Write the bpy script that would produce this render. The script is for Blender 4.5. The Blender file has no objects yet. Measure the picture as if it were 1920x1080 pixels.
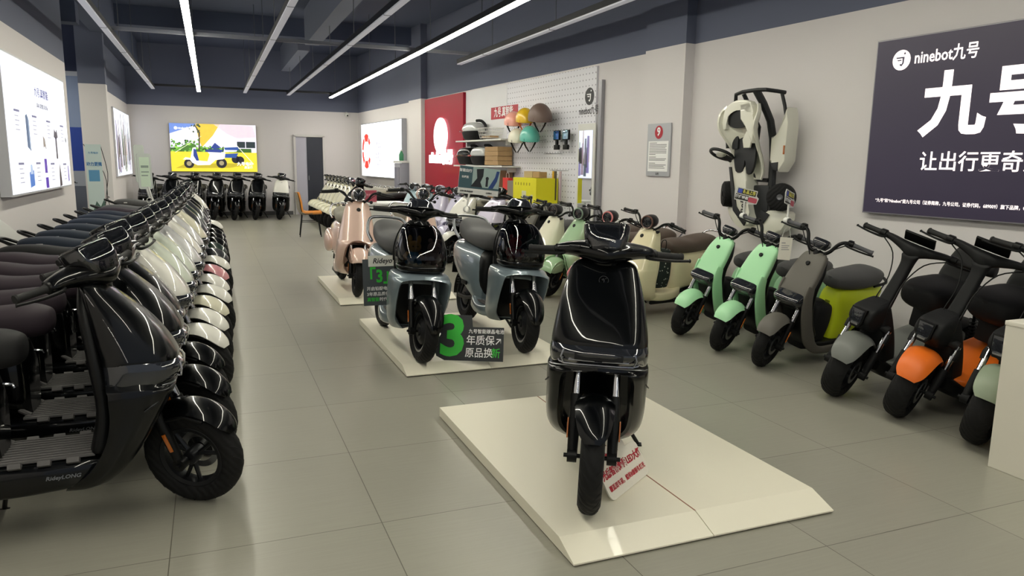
import bpy, bmesh, math, random
from mathutils import Vector, Matrix, Euler
random.seed(7)
S = bpy.context.scene
COL = S.collection
PI = math.pi
rad = math.radians

# ------------------------------------------------------------------ camera
def setup_camera():
    f, p, y, r, h = 1385.68596, .167287983, .385294915, .0143219777, 1.47531676
    fw = Vector((math.sin(y)*math.cos(p), math.cos(y)*math.cos(p), -math.sin(p)))
    rt = Vector((math.cos(y), -math.sin(y), 0))
    up = rt.cross(fw)
    rt2 = rt*math.cos(r)+up*math.sin(r); up2 = up*math.cos(r)-rt*math.sin(r)
    cd = bpy.data.cameras.new('camera'); co = bpy.data.objects.new('camera', cd); COL.objects.link(co)
    M = Matrix((rt2, up2, -fw)).transposed().to_4x4(); M.translation = Vector((0, 0, h)); co.matrix_world = M
    cd.sensor_width = 36; cd.lens = f/1920*36; cd.clip_start = .05; cd.clip_end = 200
    S.camera = co
setup_camera()

# ------------------------------------------------------------------ world (daylight through the open shop front) and exposure
w = bpy.data.worlds.new('world'); S.world = w; w.use_nodes = True
bg = w.node_tree.nodes['Background']; bg.inputs[0].default_value = (.78, .86, 1, 1); bg.inputs[1].default_value = .35
S.view_settings.view_transform = 'Standard'; S.view_settings.look = 'None'
S.view_settings.exposure = 0.0; S.view_settings.gamma = 1; S.view_settings.use_curve_mapping = False
S.cycles.use_denoising = True; S.cycles.max_bounces = 7; S.cycles.diffuse_bounces = 4; S.cycles.glossy_bounces = 4
S.cycles.transparent_max_bounces = 10; S.cycles.sample_clamp_indirect = 6; S.cycles.caustics_reflective = False; S.cycles.caustics_refractive = False
STRIP_ON = 46.0      # lit tube diffusers
STRIP_DIM = 1.0      # tubes that glow faintly
LIGHTBOX = 1.35      # backlit pictures

# ------------------------------------------------------------------ materials
MATS = {}
def srgb(c):
    if isinstance(c, str):
        c = [int(c[i:i+2], 16)/255 for i in (0, 2, 4)]
    return tuple((x/12.92 if x <= .04045 else ((x+.055)/1.055)**2.4) for x in c)+(1,)
def mat(name, col, rough=.5, metal=0, coat=0, spec=.5, emit=0, bump=0, bscale=200, coatr=.03, var=0, vscale=3, trans=0, sheen=0):
    if name in MATS: return MATS[name]
    m = bpy.data.materials.new(name); m.use_nodes = True; nt = m.node_tree; b = nt.nodes['Principled BSDF']
    c = srgb(col); b.inputs['Base Color'].default_value = c; b.inputs['Roughness'].default_value = rough
    b.inputs['Metallic'].default_value = metal; b.inputs['Coat Weight'].default_value = coat; b.inputs['Coat Roughness'].default_value = coatr
    b.inputs['Specular IOR Level'].default_value = spec
    if sheen: b.inputs['Sheen Weight'].default_value = sheen
    if trans: b.inputs['Transmission Weight'].default_value = trans
    if emit: b.inputs['Emission Color'].default_value = c; b.inputs['Emission Strength'].default_value = emit
    tc = nt.nodes.new('ShaderNodeTexCoord'); n = nt.nodes.new('ShaderNodeTexNoise')
    nt.links.new(tc.outputs['Object'], n.inputs['Vector']); n.inputs['Scale'].default_value = bscale; n.inputs['Detail'].default_value = 3
    if bump:
        bp = nt.nodes.new('ShaderNodeBump'); bp.inputs['Strength'].default_value = bump; bp.inputs['Distance'].default_value = .002
        nt.links.new(n.outputs['Fac'], bp.inputs['Height']); nt.links.new(bp.outputs[0], b.inputs['Normal'])
    if var:
        n.inputs['Scale'].default_value = vscale if not bump else bscale
        mx = nt.nodes.new('ShaderNodeMix'); mx.data_type = 'RGBA'; mx.inputs[6].default_value = tuple(x*(1-var) for x in c[:3])+(1,); mx.inputs[7].default_value = tuple(min(1, x*(1+var)) for x in c[:3])+(1,)
        nt.links.new(n.outputs['Fac'], mx.inputs[0]); nt.links.new(mx.outputs[2], b.inputs['Base Color'])
    MATS[name] = m; return m
def paint(name, col, metal=0, rough=.35): return mat('paint_'+name, col, rough, metal, coat=1, var=.03, vscale=2)

gloss_black = mat('gloss_black', '030405', .3, 0, coat=.62, spec=.1, var=.05)
satin_black = mat('satin_black', '08090a', .42, spec=.25, bump=.05, bscale=500)
matte_black = mat('matte_black', '101113', .62, spec=.3, bump=.15, bscale=600)
rubber = mat('tyre_rubber', '121213', .75, spec=.3, bump=.35, bscale=90)
def tyre_mat():
    m = rubber; nt = m.node_tree; b = nt.nodes['Principled BSDF']
    wv = nt.nodes.new('ShaderNodeTexWave'); wv.inputs['Scale'].default_value = 14; wv.inputs['Distortion'].default_value = 3; wv.bands_direction = 'DIAGONAL'
    tc = nt.nodes.new('ShaderNodeTexCoord'); nt.links.new(tc.outputs['Object'], wv.inputs['Vector'])
    bp = nt.nodes.new('ShaderNodeBump'); bp.inputs['Strength'].default_value = .5; bp.inputs['Distance'].default_value = .004
    nt.links.new(wv.outputs['Fac'], bp.inputs['Height']); nt.links.new(bp.outputs[0], b.inputs['Normal'])
tyre_mat()
chrome = mat('chrome', 'c8c8cc', .15, 1, var=.03)
steel = mat('steel', '8c8e92', .35, 1, var=.05)
darkmetal = mat('dark_metal', '2a2b2e', .4, .7, var=.05)
grip_rub = mat('grip_rubber', '101011', .7, bump=.4, bscale=400)
grip_grey = mat('grip_grey', '55555a', .7, bump=.4, bscale=400)
mat_grey = mat('floor_mat', '5c5a5a', .8, bump=.3, bscale=300, var=.06, vscale=20)
seat_black = mat('seat_black', '161618', .65, spec=.3, bump=.2, bscale=700)
seat_purple = mat('seat_purple', '2f262e', .65, spec=.3, bump=.2, bscale=700)
seat_navy = mat('seat_navy', '1d2634', .65, spec=.3, bump=.2, bscale=700)
seat_grey = mat('seat_grey', '4f4f50', .65, bump=.2, bscale=700)
seat_tan = mat('seat_tan', '8a8678', .62, bump=.2, bscale=700)
seat_brown = mat('seat_brown', '574a42', .6, bump=.2, bscale=700)
amber = mat('amber_reflector', 'b8631a', .25, coat=1, var=.1)
red_lens = mat('red_lens', '9c1420', .2, coat=1, var=.1)
lamp_glass = mat('lamp_glass', '23252a', .08, coat=1, var=.1)
lamp_silver = mat('lamp_silver', 'a9abb2', .18, .9, var=.1)
white_pl = mat('white_plastic', 'dcdcd8', .4, var=.03)
def tinted(name, col, alpha, rough=.03):
    m = bpy.data.materials.new(name); m.use_nodes = True; nt = m.node_tree
    for n in list(nt.nodes):
        if n.type != 'OUTPUT_MATERIAL': nt.nodes.remove(n)
    out = [n for n in nt.nodes if n.type == 'OUTPUT_MATERIAL'][0]
    tr = nt.nodes.new('ShaderNodeBsdfTransparent'); tr.inputs[0].default_value = srgb(col)
    gl = nt.nodes.new('ShaderNodeBsdfGlossy'); gl.inputs['Roughness'].default_value = rough; gl.inputs[0].default_value = (1, 1, 1, 1)
    fr = nt.nodes.new('ShaderNodeFresnel'); fr.inputs[0].default_value = 1.5
    mx = nt.nodes.new('ShaderNodeMixShader'); nt.links.new(fr.outputs[0], mx.inputs[0]); nt.links.new(tr.outputs[0], mx.inputs[1]); nt.links.new(gl.outputs[0], mx.inputs[2])
    nt.links.new(mx.outputs[0], out.inputs[0]); MATS[name] = m; return m
visor_glass = tinted('visor_glass', '74747c', 1)
clear_wrap = tinted('clear_wrap', 'f0f0f0', 1, .08)
def emis(name, col, k, var=0, vs=3):
    if name in MATS: return MATS[name]
    m = mat(name, col, .4, emit=k)
    if var:
        nt = m.node_tree; b = nt.nodes['Principled BSDF']; n = [x for x in nt.nodes if x.type == 'TEX_NOISE'][0]; n.inputs['Scale'].default_value = vs
        mx = nt.nodes.new('ShaderNodeMix'); mx.data_type = 'RGBA'; c = srgb(col)
        mx.inputs[6].default_value = tuple(x*(1-var) for x in c[:3])+(1,); mx.inputs[7].default_value = tuple(x*(1+var) for x in c[:3])+(1,)
        nt.links.new(n.outputs['Fac'], mx.inputs[0]); nt.links.new(mx.outputs[2], b.inputs['Emission Color'])
    b = m.node_tree.nodes['Principled BSDF']; b.inputs['Base Color'].default_value = tuple(x*.3 for x in srgb(col)[:3])+(1,)
    return m
def pic(col): return emis('backlit_'+col, col, LIGHTBOX, .08, 12)

# ------------------------------------------------------------------ object helpers
def link(name, me, parent=None, m=None):
    o = bpy.data.objects.new(name, me); COL.objects.link(o)
    if m is not None: me.materials.append(m)
    if parent is not None: o.parent = parent
    return o
def finish(bm, name, m, parent=None, smooth=True, angle=38):
    bmesh.ops.recalc_face_normals(bm, faces=bm.faces)
    if smooth:
        for f in bm.faces: f.smooth = True
        a = rad(angle)
        for e in bm.edges:
            if len(e.link_faces) == 2 and e.calc_face_angle(0) > a: e.smooth = False
    me = bpy.data.meshes.new(name); bm.to_mesh(me); bm.free()
    return link(name, me, parent, m)
def tag(o, label=None, cat=None, group=None, kind=None):
    if label: o['label'] = label
    if cat: o['category'] = cat
    if group: o['group'] = group
    if kind: o['kind'] = kind
    return o
def empty(name, loc=(0, 0, 0), rz=0, label=None, cat=None, group=None):
    o = bpy.data.objects.new(name, None); COL.objects.link(o); o.location = loc; o.rotation_euler = (0, 0, rz); o.empty_display_size = .05
    return tag(o, label, cat, group)
def catmull(keys, n):
    out = []
    K = [keys[0]]+list(keys)+[keys[-1]]
    for i in range(1, len(K)-2):
        for j in range(n):
            t = j/n; a, b, c, d = K[i-1], K[i], K[i+1], K[i+2]
            out.append(tuple(.5*((2*b[k])+(-a[k]+c[k])*t+(2*a[k]-5*b[k]+4*c[k]-d[k])*t*t+(-a[k]+3*b[k]-3*c[k]+d[k])*t**3) for k in range(len(b))))
    out.append(tuple(keys[-1])); return out
def spow(v, p): return math.copysign(abs(v)**p, v)
def rings(bm, R, cap=True, close=True):
    V = [[bm.verts.new(p) for p in r] for r in R]
    n = len(R[0])
    for a, b in zip(V, V[1:]):
        for i in range(n if close else n-1):
            j = (i+1) % n
            bm.faces.new((a[i], a[j], b[j], b[i]))
    if cap and close:
        for r, s in ((V[0], 1), (V[-1], -1)):
            c = sum((v.co for v in r), Vector())/n; cv = bm.verts.new(c)
            for i in range(n): bm.faces.new((cv, r[i], r[(i+1) % n]))
    return V
def roundends(K, f=(.35, .75, .93), eps=.006, idx=(2, 3)):
    return K
# loft with sections given as (x, z, w half width in y, d half depth in the xz-plane, tilt of the depth axis in degrees, exponent)
def loft(bm, keys, n=28, sub=5, y0=0, rnd=.012):
    K = catmull(keys, sub)
    def ring(k, s=1, sh=(0, 0)):
        x, z, w_, d, t, e = k[:6]; t = rad(t); ux, uz = math.cos(t), math.sin(t); r = []
        yo = k[6] if len(k) > 6 else 0
        for i in range(n):
            a = 2*PI*i/n; cy = spow(math.cos(a), 2/e)*max(w_*s, w_-(1-s)*rnd*3.3); cu = spow(math.sin(a), 2/e)*max(d*s, d-(1-s)*rnd*3.3)
            r.append(Vector((x+ux*cu+sh[0], y0+yo+cy, z+uz*cu+sh[1])))
        return r
    R = [ring(k) for k in K]
    def capd(k, k2):
        dx, dz = k[0]-k2[0], k[1]-k2[1]; l = math.hypot(dx, dz) or 1; return dx/l*rnd, dz/l*rnd
    if rnd:
        d0 = capd(K[0], K[1]); d1 = capd(K[-1], K[-2])
        R = [ring(K[0], .72, (d0[0], d0[1])), ring(K[0], .9, (d0[0]*.7, d0[1]*.7))]+R+[ring(K[-1], .9, (d1[0]*.7, d1[1]*.7)), ring(K[-1], .72, (d1[0], d1[1]))]
    rings(bm, R); return bm
# loft along y : keys (y, x, z, rx, rz, exponent)
def lofty(bm, keys, n=20, sub=4):
    K = catmull(keys, sub)
    rings(bm, [[Vector((k[1]+spow(math.cos(2*PI*i/n), 2/k[5])*k[3], k[0], k[2]+spow(math.sin(2*PI*i/n), 2/k[5])*k[4])) for i in range(n)] for k in K]); return bm
def loftx(bm, keys, n=20, sub=4):
    K = catmull(keys, sub)
    rings(bm, [[Vector((k[0], k[1]+spow(math.cos(2*PI*i/n), 2/k[5])*k[3], k[2]+spow(math.sin(2*PI*i/n), 2/k[5])*k[4])) for i in range(n)] for k in K]); return bm
def tube(bm, pts, r, n=10, smooth=0):
    P = [Vector(p) for p in pts]; rr = list(r) if hasattr(r, '__len__') else [r]*len(P)
    if smooth:
        K = catmull([tuple(p)+(q,) for p, q in zip(P, rr)], smooth); P = [Vector(k[:3]) for k in K]; rr = [k[3] for k in K]
    R = []; prev = None
    for i, p in enumerate(P):
        t = (P[min(i+1, len(P)-1)]-P[max(i-1, 0)]).normalized()
        if prev is None:
            u = t.orthogonal().normalized()
        else:
            u = (prev-t*prev.dot(t)).normalized()
        prev = u; v = t.cross(u)
        R.append([p+(u*math.cos(2*PI*k/n)+v*math.sin(2*PI*k/n))*rr[i] for k in range(n)])
    rings(bm, R); return bm
def box(bm, c, s, bev=0, M=None):
    r = bmesh.ops.create_cube(bm, size=1)['verts']
    for v in r: v.co = Vector((v.co.x*s[0], v.co.y*s[1], v.co.z*s[2]))
    if bev:
        es = list({e for v in r for e in v.link_edges})
        rb = bmesh.ops.bevel(bm, geom=es, offset=bev, segments=2, affect='EDGES', profile=.7); r = list({v for v in rb['verts']} | {v for v in r if v.is_valid})
    T = Matrix.Translation(Vector(c))@(M or Matrix())
    for v in r: v.co = T@v.co
    return bm
def lathe(bm, prof, c=(0, 0, 0), axis='y', n=32):   # prof: (radius, offset along axis)
    R = []
    for r, h in prof:
        ring = []
        for i in range(n):
            a = 2*PI*i/n; u, v = r*math.cos(a), r*math.sin(a)
            ring.append(Vector({'y': (u, h, v), 'x': (h, u, v), 'z': (u, v, h)}[axis])+Vector(c))
        R.append(ring)
    rings(bm, R, cap=False)
    return bm
def slab(bm, outline, y0, y1, bev=0, plane='xz'):
    f = (lambda a, b, t: Vector((a, t, b))) if plane == 'xz' else (lambda a, b, t: Vector((a, b, t)))
    A = [bm.verts.new(f(a, b, y0)) for a, b in outline]; B = [bm.verts.new(f(a, b, y1)) for a, b in outline]; n = len(outline)
    fs = [bm.faces.new(A), bm.faces.new(B)]
    for i in range(n): fs.append(bm.faces.new((A[i], A[(i+1) % n], B[(i+1) % n], B[i])))
    if bev:
        es = list({e for f_ in fs[:2] for e in f_.edges})
        bmesh.ops.bevel(bm, geom=es, offset=bev, segments=2, affect='EDGES', profile=.6)
    return bm
def smoothpoly(pts, n=4):
    P = pts; N = len(P); out = []
    for i in range(N):
        a, b, c, d = P[i-1], P[i], P[(i+1) % N], P[(i+2) % N]
        for j in range(n):
            t = j/n
            out.append(tuple(.5*((2*b[k])+(-a[k]+c[k])*t+(2*a[k]-5*b[k]+4*c[k]-d[k])*t*t+(-a[k]+3*b[k]-3*c[k]+d[k])*t**3) for k in (0, 1)))
    return out
def NB(): return bmesh.new()
def P(name, fn, m, parent, **k):
    bm = NB(); fn(bm); return finish(bm, name, m, parent, **k)
def PP(name, fn, m, parent, **k):      # one mesh for each side
    for sd in (-1, 1): P(name, lambda bm: fn(bm, sd), m, parent, **k)
# fender: arched shell about a wheel centre; keys (angle deg, radius, half width, thickness crown)
def fender(bm, cx, cz, keys, n=9, th=.006, sub=4, crown=.35):
    K = catmull(keys, sub); R = []
    for a, r, w_, dr in K:
        a = rad(a); ux, uz = math.cos(a), math.sin(a); ring = []
        for i in range(n+1):
            t = -1+2*i/n; rr = r-dr*abs(t)**2.6; ring.append(Vector((cx+ux*rr, w_*t, cz+uz*rr)))
        for i in range(n, -1, -1):
            t = -1+2*i/n; rr = r-dr*abs(t)**2.6-th; ring.append(Vector((cx+ux*rr, w_*t*.96, cz+uz*rr)))
        R.append(ring)
    V = [[bm.verts.new(p) for p in r] for r in R]; m = len(R[0])
    for a, b in zip(V, V[1:]):
        for i in range(m): bm.faces.new((a[i], a[(i+1) % m], b[(i+1) % m], b[i]))
    h = n+1
    for r in (V[0], V[-1]):
        for i in range(n): bm.faces.new((r[i], r[i+1], r[m-2-i], r[m-1-i]))
    return bm
# leg apron with an arch for the wheel; rows (z, xfront, xrear, halfwidth, arch halfwidth, arch back x)
def apron(bm, rows, sub=4):
    K = catmull(rows, sub); R = []
    for z, xf, xr, w_, a, xb in K:
        a = max(a, 0); xb = min(xb, xf); xm = xf*.45+xr*.55
        half = [(xb, 0), (xb, a*.6), (xb, a*.96), (xf-.016*min(1, a/.06), a), (xf-.001, a+min(.014, (w_-a)*.25)), (xf-.009, a+(w_-a)*.5), (xf-.035, a+(w_-a)*.8), (xf*.75+xr*.25-.02, w_*.975), (xm, w_), (xr, w_*.95), (xr, w_*.4)]
        R.append([Vector((x, y, z)) for x, y in half]+[Vector((x, -y, z)) for x, y in reversed(half[1:])])
    rings(bm, R); return bm
def text_mesh(s, size, bold=0, ext=.0, align='CENTER', spacing=1.0, res=2):
    c = bpy.data.curves.new('text', 'FONT'); c.body = s; c.size = size; c.offset = bold*size; c.extrude = ext; c.align_x = align; c.align_y = 'CENTER'; c.resolution_u = res; c.space_character = spacing
    o = bpy.data.objects.new('text', c); me = bpy.data.meshes.new_from_object(o); me.materials.clear(); bpy.data.objects.remove(o); bpy.data.curves.remove(c); return me
def write(s, size, M, m, parent=None, name='lettering', bold=.012, ext=.0006, align='CENTER', sx=1, spacing=1.0, res=2, shear=0):
    me = text_mesh(s, size, bold, ext, align, spacing, res)
    T = M@Matrix.Diagonal((sx, 1, 1, 1))
    if shear: T = M@Matrix(((sx, shear, 0, 0), (0, 1, 0, 0), (0, 0, 1, 0), (0, 0, 0, 1)))
    me.transform(T); o = link(name, me, parent, m); return o
def frame(o, right, up):     # matrix with local x=right, y=up, z=normal
    r = Vector(right).normalized(); u = Vector(up); u = (u-r*u.dot(r)).normalized(); n = r.cross(u)
    M = Matrix((r, u, n)).transposed().to_4x4(); M.translation = Vector(o); return M
def polys(M, ps, m, parent, name, off=.001):     # flat printed shapes on a board
    bm = NB()
    for p in ps: bm.faces.new([bm.verts.new(M@Vector((a, b, off))) for a, b in p])
    return finish(bm, name, m, parent, smooth=False)
def circ(cx, cy, r, n=24, ry=None): return [(cx+r*math.cos(2*PI*i/n), cy+(ry or r)*math.sin(2*PI*i/n)) for i in range(n)]
def rect(x0, y0, x1, y1): return [(x0, y0), (x1, y0), (x1, y1), (x0, y1)]
def rrect(x0, y0, x1, y1, r, n=5):
    out = []
    for cx, cy, a0 in ((x1-r, y0+r, -90), (x1-r, y1-r, 0), (x0+r, y1-r, 90), (x0+r, y0+r, 180)):
        for i in range(n+1):
            a = rad(a0+90*i/n); out.append((cx+r*math.cos(a), cy+r*math.sin(a)))
    return out
def board(M, outline, th, m, parent, name, bev=0):     # extruded board; front face at local z=0
    bm = NB(); slab(bm, outline, -th, 0, bev, 'xy')
    for v in bm.verts: v.co = M@v.co
    return finish(bm, name, m, parent, smooth=False)
def copy_tree(o, parent=None):
    c = o.copy(); COL.objects.link(c); c.parent = parent
    for ch in list(o.children): copy_tree(ch, c)
    return c
def recolour(root, table):     # table: old material name -> new material
    st = [root]
    while st:
        o = st.pop(); st += list(o.children)
        if o.type == 'MESH':
            for s in o.material_slots:
                if s.material and s.material.name in table:
                    n = table[s.material.name]; s.link = 'OBJECT'; s.material = n
def drop(root, names):
    st = list(root.children)
    while st:
        o = st.pop(); st += list(o.children)
        if o.name.split('.')[0] in names:
            for c in list(o.children): bpy.data.objects.remove(c)
            st = [x for x in st if x is not None]
            bpy.data.objects.remove(o); return drop(root, names)
STEER = ('front_wheel', 'front_fender', 'front_fork', 'handlebar', 'brake_caliper')
def pose(root, x, y, heading, steer=0, lean=0, z=0, axis=((-.30, 1.03), (-.02, .27))):
    # heading: direction the scooter points, degrees from +x ; lean to its left (positive)
    (x1, z1), (x2, z2) = axis; a = Vector((x1-x2, 0, z1-z2)).normalized(); p = Vector((x2, 0, z2))
    R = Matrix.Translation(p)@Matrix.Rotation(rad(steer), 4, a)@Matrix.Translation(-p)
    for c in root.children:
        if c.name.split('.')[0] in STEER: c.matrix_basis = R
    root.matrix_basis = Matrix.Translation((x, y, z))@Matrix.Rotation(rad(heading), 4, 'Z')@Matrix.Rotation(rad(-lean), 4, 'X')
# ================================================================== SCOOTERS (local: x forward, y to the rider's left, front tyre contact at the origin)
def wheel(root, x, R, w_, name, rim_m=darkmetal, ns=5, disc=True, motor=False, lip=None):
    rr = R*.64
    def f(bm):
        lathe(bm, [(rr*.86, -w_*.30), (rr*.98, -w_*.36), (rr+.004, -w_*.33), (rr*.92, -w_*.16), (rr*.92, w_*.16), (rr+.004, w_*.33), (rr*.98, w_*.36), (rr*.86, w_*.30), (rr*.84, 0), (rr*.86, -w_*.30)], (x, 0, R), n=40)
        if motor:
            lathe(bm, [(.02, -w_*.42), (rr*.5, -w_*.4), (rr*.62, -w_*.3), (rr*.62, w_*.3), (rr*.5, w_*.4), (.02, w_*.42)], (x, 0, R), n=32)
        lathe(bm, [(.008, -w_*.5), (.03, -w_*.48), (.034, -w_*.3), (.034, w_*.3), (.03, w_*.48), (.008, w_*.5)], (x, 0, R), n=20)
        for k in range(ns):
            a = 2*PI*k/ns+.4
            for da in (-.16, .16):
                p0 = Vector((x+math.cos(a)*.028, 0, R+math.sin(a)*.028)); p1 = Vector((x+math.cos(a+da*1.6)*rr*.88, 0, R+math.sin(a+da*1.6)*rr*.88))
                tube(bm, [p0, p1], [.011, .009], n=6)
    wl = P(name, f, rim_m, root)
    def t(bm):
        ri = rr; ro = R; pr = [(ri, -w_*.34), (ri+.012, -w_*.46), (ri+(ro-ri)*.55, -w_*.52), (ro-.022, -w_*.44), (ro-.008, -w_*.30), (ro-.001, -w_*.12), (ro, 0), (ro-.001, w_*.12), (ro-.008, w_*.30), (ro-.022, w_*.44), (ri+(ro-ri)*.55, w_*.52), (ri+.012, w_*.46), (ri, w_*.34)]
        lathe(bm, pr, (x, 0, R), n=48)
    P('tyre', t, rubber, wl)
    def g(bm):      # tread grooves as thin raised sipes
        for k in range(26):
            a = 2*PI*k/26
            for s in (-1, 1):
                q = []
                for j in range(4):
                    aa = a+s*.02+j*.055; yy = s*w_*(.06+.12*j); q.append((x+math.cos(aa)*(R-(.0014, .0034, .0085, .0195)[j]), yy, R+math.sin(aa)*(R-(.0014, .0034, .0085, .0195)[j])))
                tube(bm, q, .0021, n=4)
    P('tread', g, rubber, wl)
    if disc:
        P('brake_disc', lambda bm: lathe(bm, [(rr*.42, w_*.52), (rr*.62, w_*.52), (rr*.62, w_*.55), (rr*.42, w_*.55), (rr*.42, w_*.52)], (x, 0, R), n=36), steel, wl)
    if lip: P('rim_lip', lambda bm: [lathe(bm, [(rr*.99, s*w_*.34), (rr+.006, s*w_*.38), (rr*.93, s*w_*.37), (rr*.99, s*w_*.34)], (x, 0, R), n=40) for s in (-1, 1)], lip, wl)
    return wl
def fork(root, top, R, y, tubes_z, m=satin_black, refl=True, ax=0, boot=False):
    # lower legs, bright upper tubes, amber reflectors
    tx, tz = top; bx, bz = ax-.012, R
    def at(t): return (bx+(tx-bx)*t, bz+(tz-bz)*t)
    t0 = (tubes_z-bz)/(tz-bz)
    fk = P('front_fork', lambda bm: ([tube(bm, [(bx+.0, s*y, bz-.015), (at(t0*.5)[0], s*y, at(t0*.5)[1]), (at(t0)[0], s*y, at(t0)[1])], [.021, .024, .023], n=14) for s in (-1, 1)],
        [tube(bm, [(bx, s*(y+.02), bz), (bx, s*(y-.02), bz)], .028, n=14) for s in (-1, 1)], tube(bm, [(bx, -y-.035, bz), (bx, y+.035, bz)], .009, n=10),
        tube(bm, [(tx, -y*1.0, tz), (tx, 0, tz+.01), (tx, y, tz)], [.028, .032, .028], n=12), tube(bm, [(tx, 0, tz), (tx-.05, 0, tz+.12)], .026, n=12)), m, root)
    for s in (-1, 1):
        P('fork_tube', lambda bm: tube(bm, [(at(t0*.95)[0], s*y, at(t0*.95)[1]), (tx, s*y, tz)], [.026, .014] if boot else [.0165, .0165], n=14), chrome, fk)
        if refl: P('reflector', lambda bm: box(bm, (at(t0*.45)[0]+.006, s*(y+.026), at(t0*.45)[1]), (.016, .006, .085), .002, Matrix.Rotation(math.atan2(tx-bx, tz-bz), 4, 'Y')), amber, fk)
    return fk
def grips(hb, pts, m=grip_rub, r=.0165, lever=True, lv_m=satin_black):
    # pts: list of ((inner),(outer)) for right then left
    for a, b in pts:
        a, b = Vector(a), Vector(b); d = (b-a).normalized()
        P('grip', lambda bm: tube(bm, [a, a+d*.01, a+(b-a)*.5, b-d*.012, b-d*.008, b], [r*1.15, r, r*.94, r, r*1.2, r*1.05], n=14), m, hb)
        P('switch_housing', lambda bm: (tube(bm, [a-d*.045, a-d*.04, a-d*.005, a], [r*.9, r*1.45, r*1.5, r*1.1], n=12), box(bm, a-d*.022+Vector((-.012, 0, .012)), (.03, .03, .022), .005)), satin_black, hb)
        if lever:
            n = Vector((.045, 0, -.012))
            P('brake_lever', lambda bm: tube(bm, [a-d*.05+n*.4, a-d*.03+n*1.0, a+d*.04+n*1.15, a+d*.10+n*1.05, a+d*.148+n*.85, a+d*.156+n*.8], [.009, .0085, .007, .0065, .0062, .009], n=8, smooth=3), lv_m, hb)
def emblem(root, loc, nrm, r, m=steel, parent=None, up=(0, 0, 1)):
    n = Vector(nrm).normalized(); right = Vector((0, 1, 0)); M = frame(loc, right, n.cross(right)*-1 if False else Vector(up))
    # face normal along nrm : right = y axis of the scooter, seen from the front
    M = frame(loc, (0, 1, 0), Vector(up)-n*Vector(up).dot(n))
    def f(bm):
        ring = circ(0, 0, r, 24); inn = circ(0, 0, r*.88, 24)
        A = [bm.verts.new(M@Vector((a, b, .0015))) for a, b in ring]; B = [bm.verts.new(M@Vector((a, b, .0015))) for a, b in inn]
        for i in range(24): bm.faces.new((A[i], A[(i+1) % 24], B[(i+1) % 24], B[i]))
        for ps in ([(-.5, .25), (.05, .45), (.12, .3), (-.4, .12)], [(-.35, .05), (.1, .22), (.16, .08), (-.25, -.06)], [(.05, .3), (.2, .2), (.12, -.45), (-.12, -.6), (-.05, -.4), (.02, -.3)], circ(.42, .42, .12, 10)):
            bm.faces.new([bm.verts.new(M@Vector((a*r, b*r, .0015))) for a, b in ps])
    return P('emblem', f, m, parent or root, smooth=False)
def side_stand(root, x, ylen=.16, top=.2, m=satin_black):
    P('side_stand', lambda bm: (tube(bm, [(x, .10, top), (x-.03, .17, top*.6), (x-.06, .20+ylen*.25, .012)], [.011, .010, .010], n=8, smooth=2), box(bm, (x-.06, .205+ylen*.25, .007), (.045, .03, .012), .003)), m, root)
def rear_end(root, x, R, w_, motor=True):
    wheel(root, x, R, w_, 'rear_wheel', motor=motor, ns=5)
    P('swing_arm', lambda bm: [tube(bm, [(x+.42, s*.085, R+.05), (x+.2, s*.095, R+.01), (x-.01, s*.085, R)], [.02, .018, .024], n=10) for s in (-1, 1)], satin_black, root)
    for s in (-1, 1):
        def f(bm):
            tube(bm, [(x-.01, s*.105, R+.03), (x+.07, s*.105, R+.33)], .011, n=8)
            q = []
            for i in range(64):
                a = i*PI/4; t = .2+.65*i/63; q.append((x-.01+.08*t+math.cos(a)*.025, s*.105+math.sin(a)*.025, R+.03+.30*t))
            tube(bm, q, .0045, n=5)
        P('shock_absorber', f, darkmetal, root)

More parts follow.
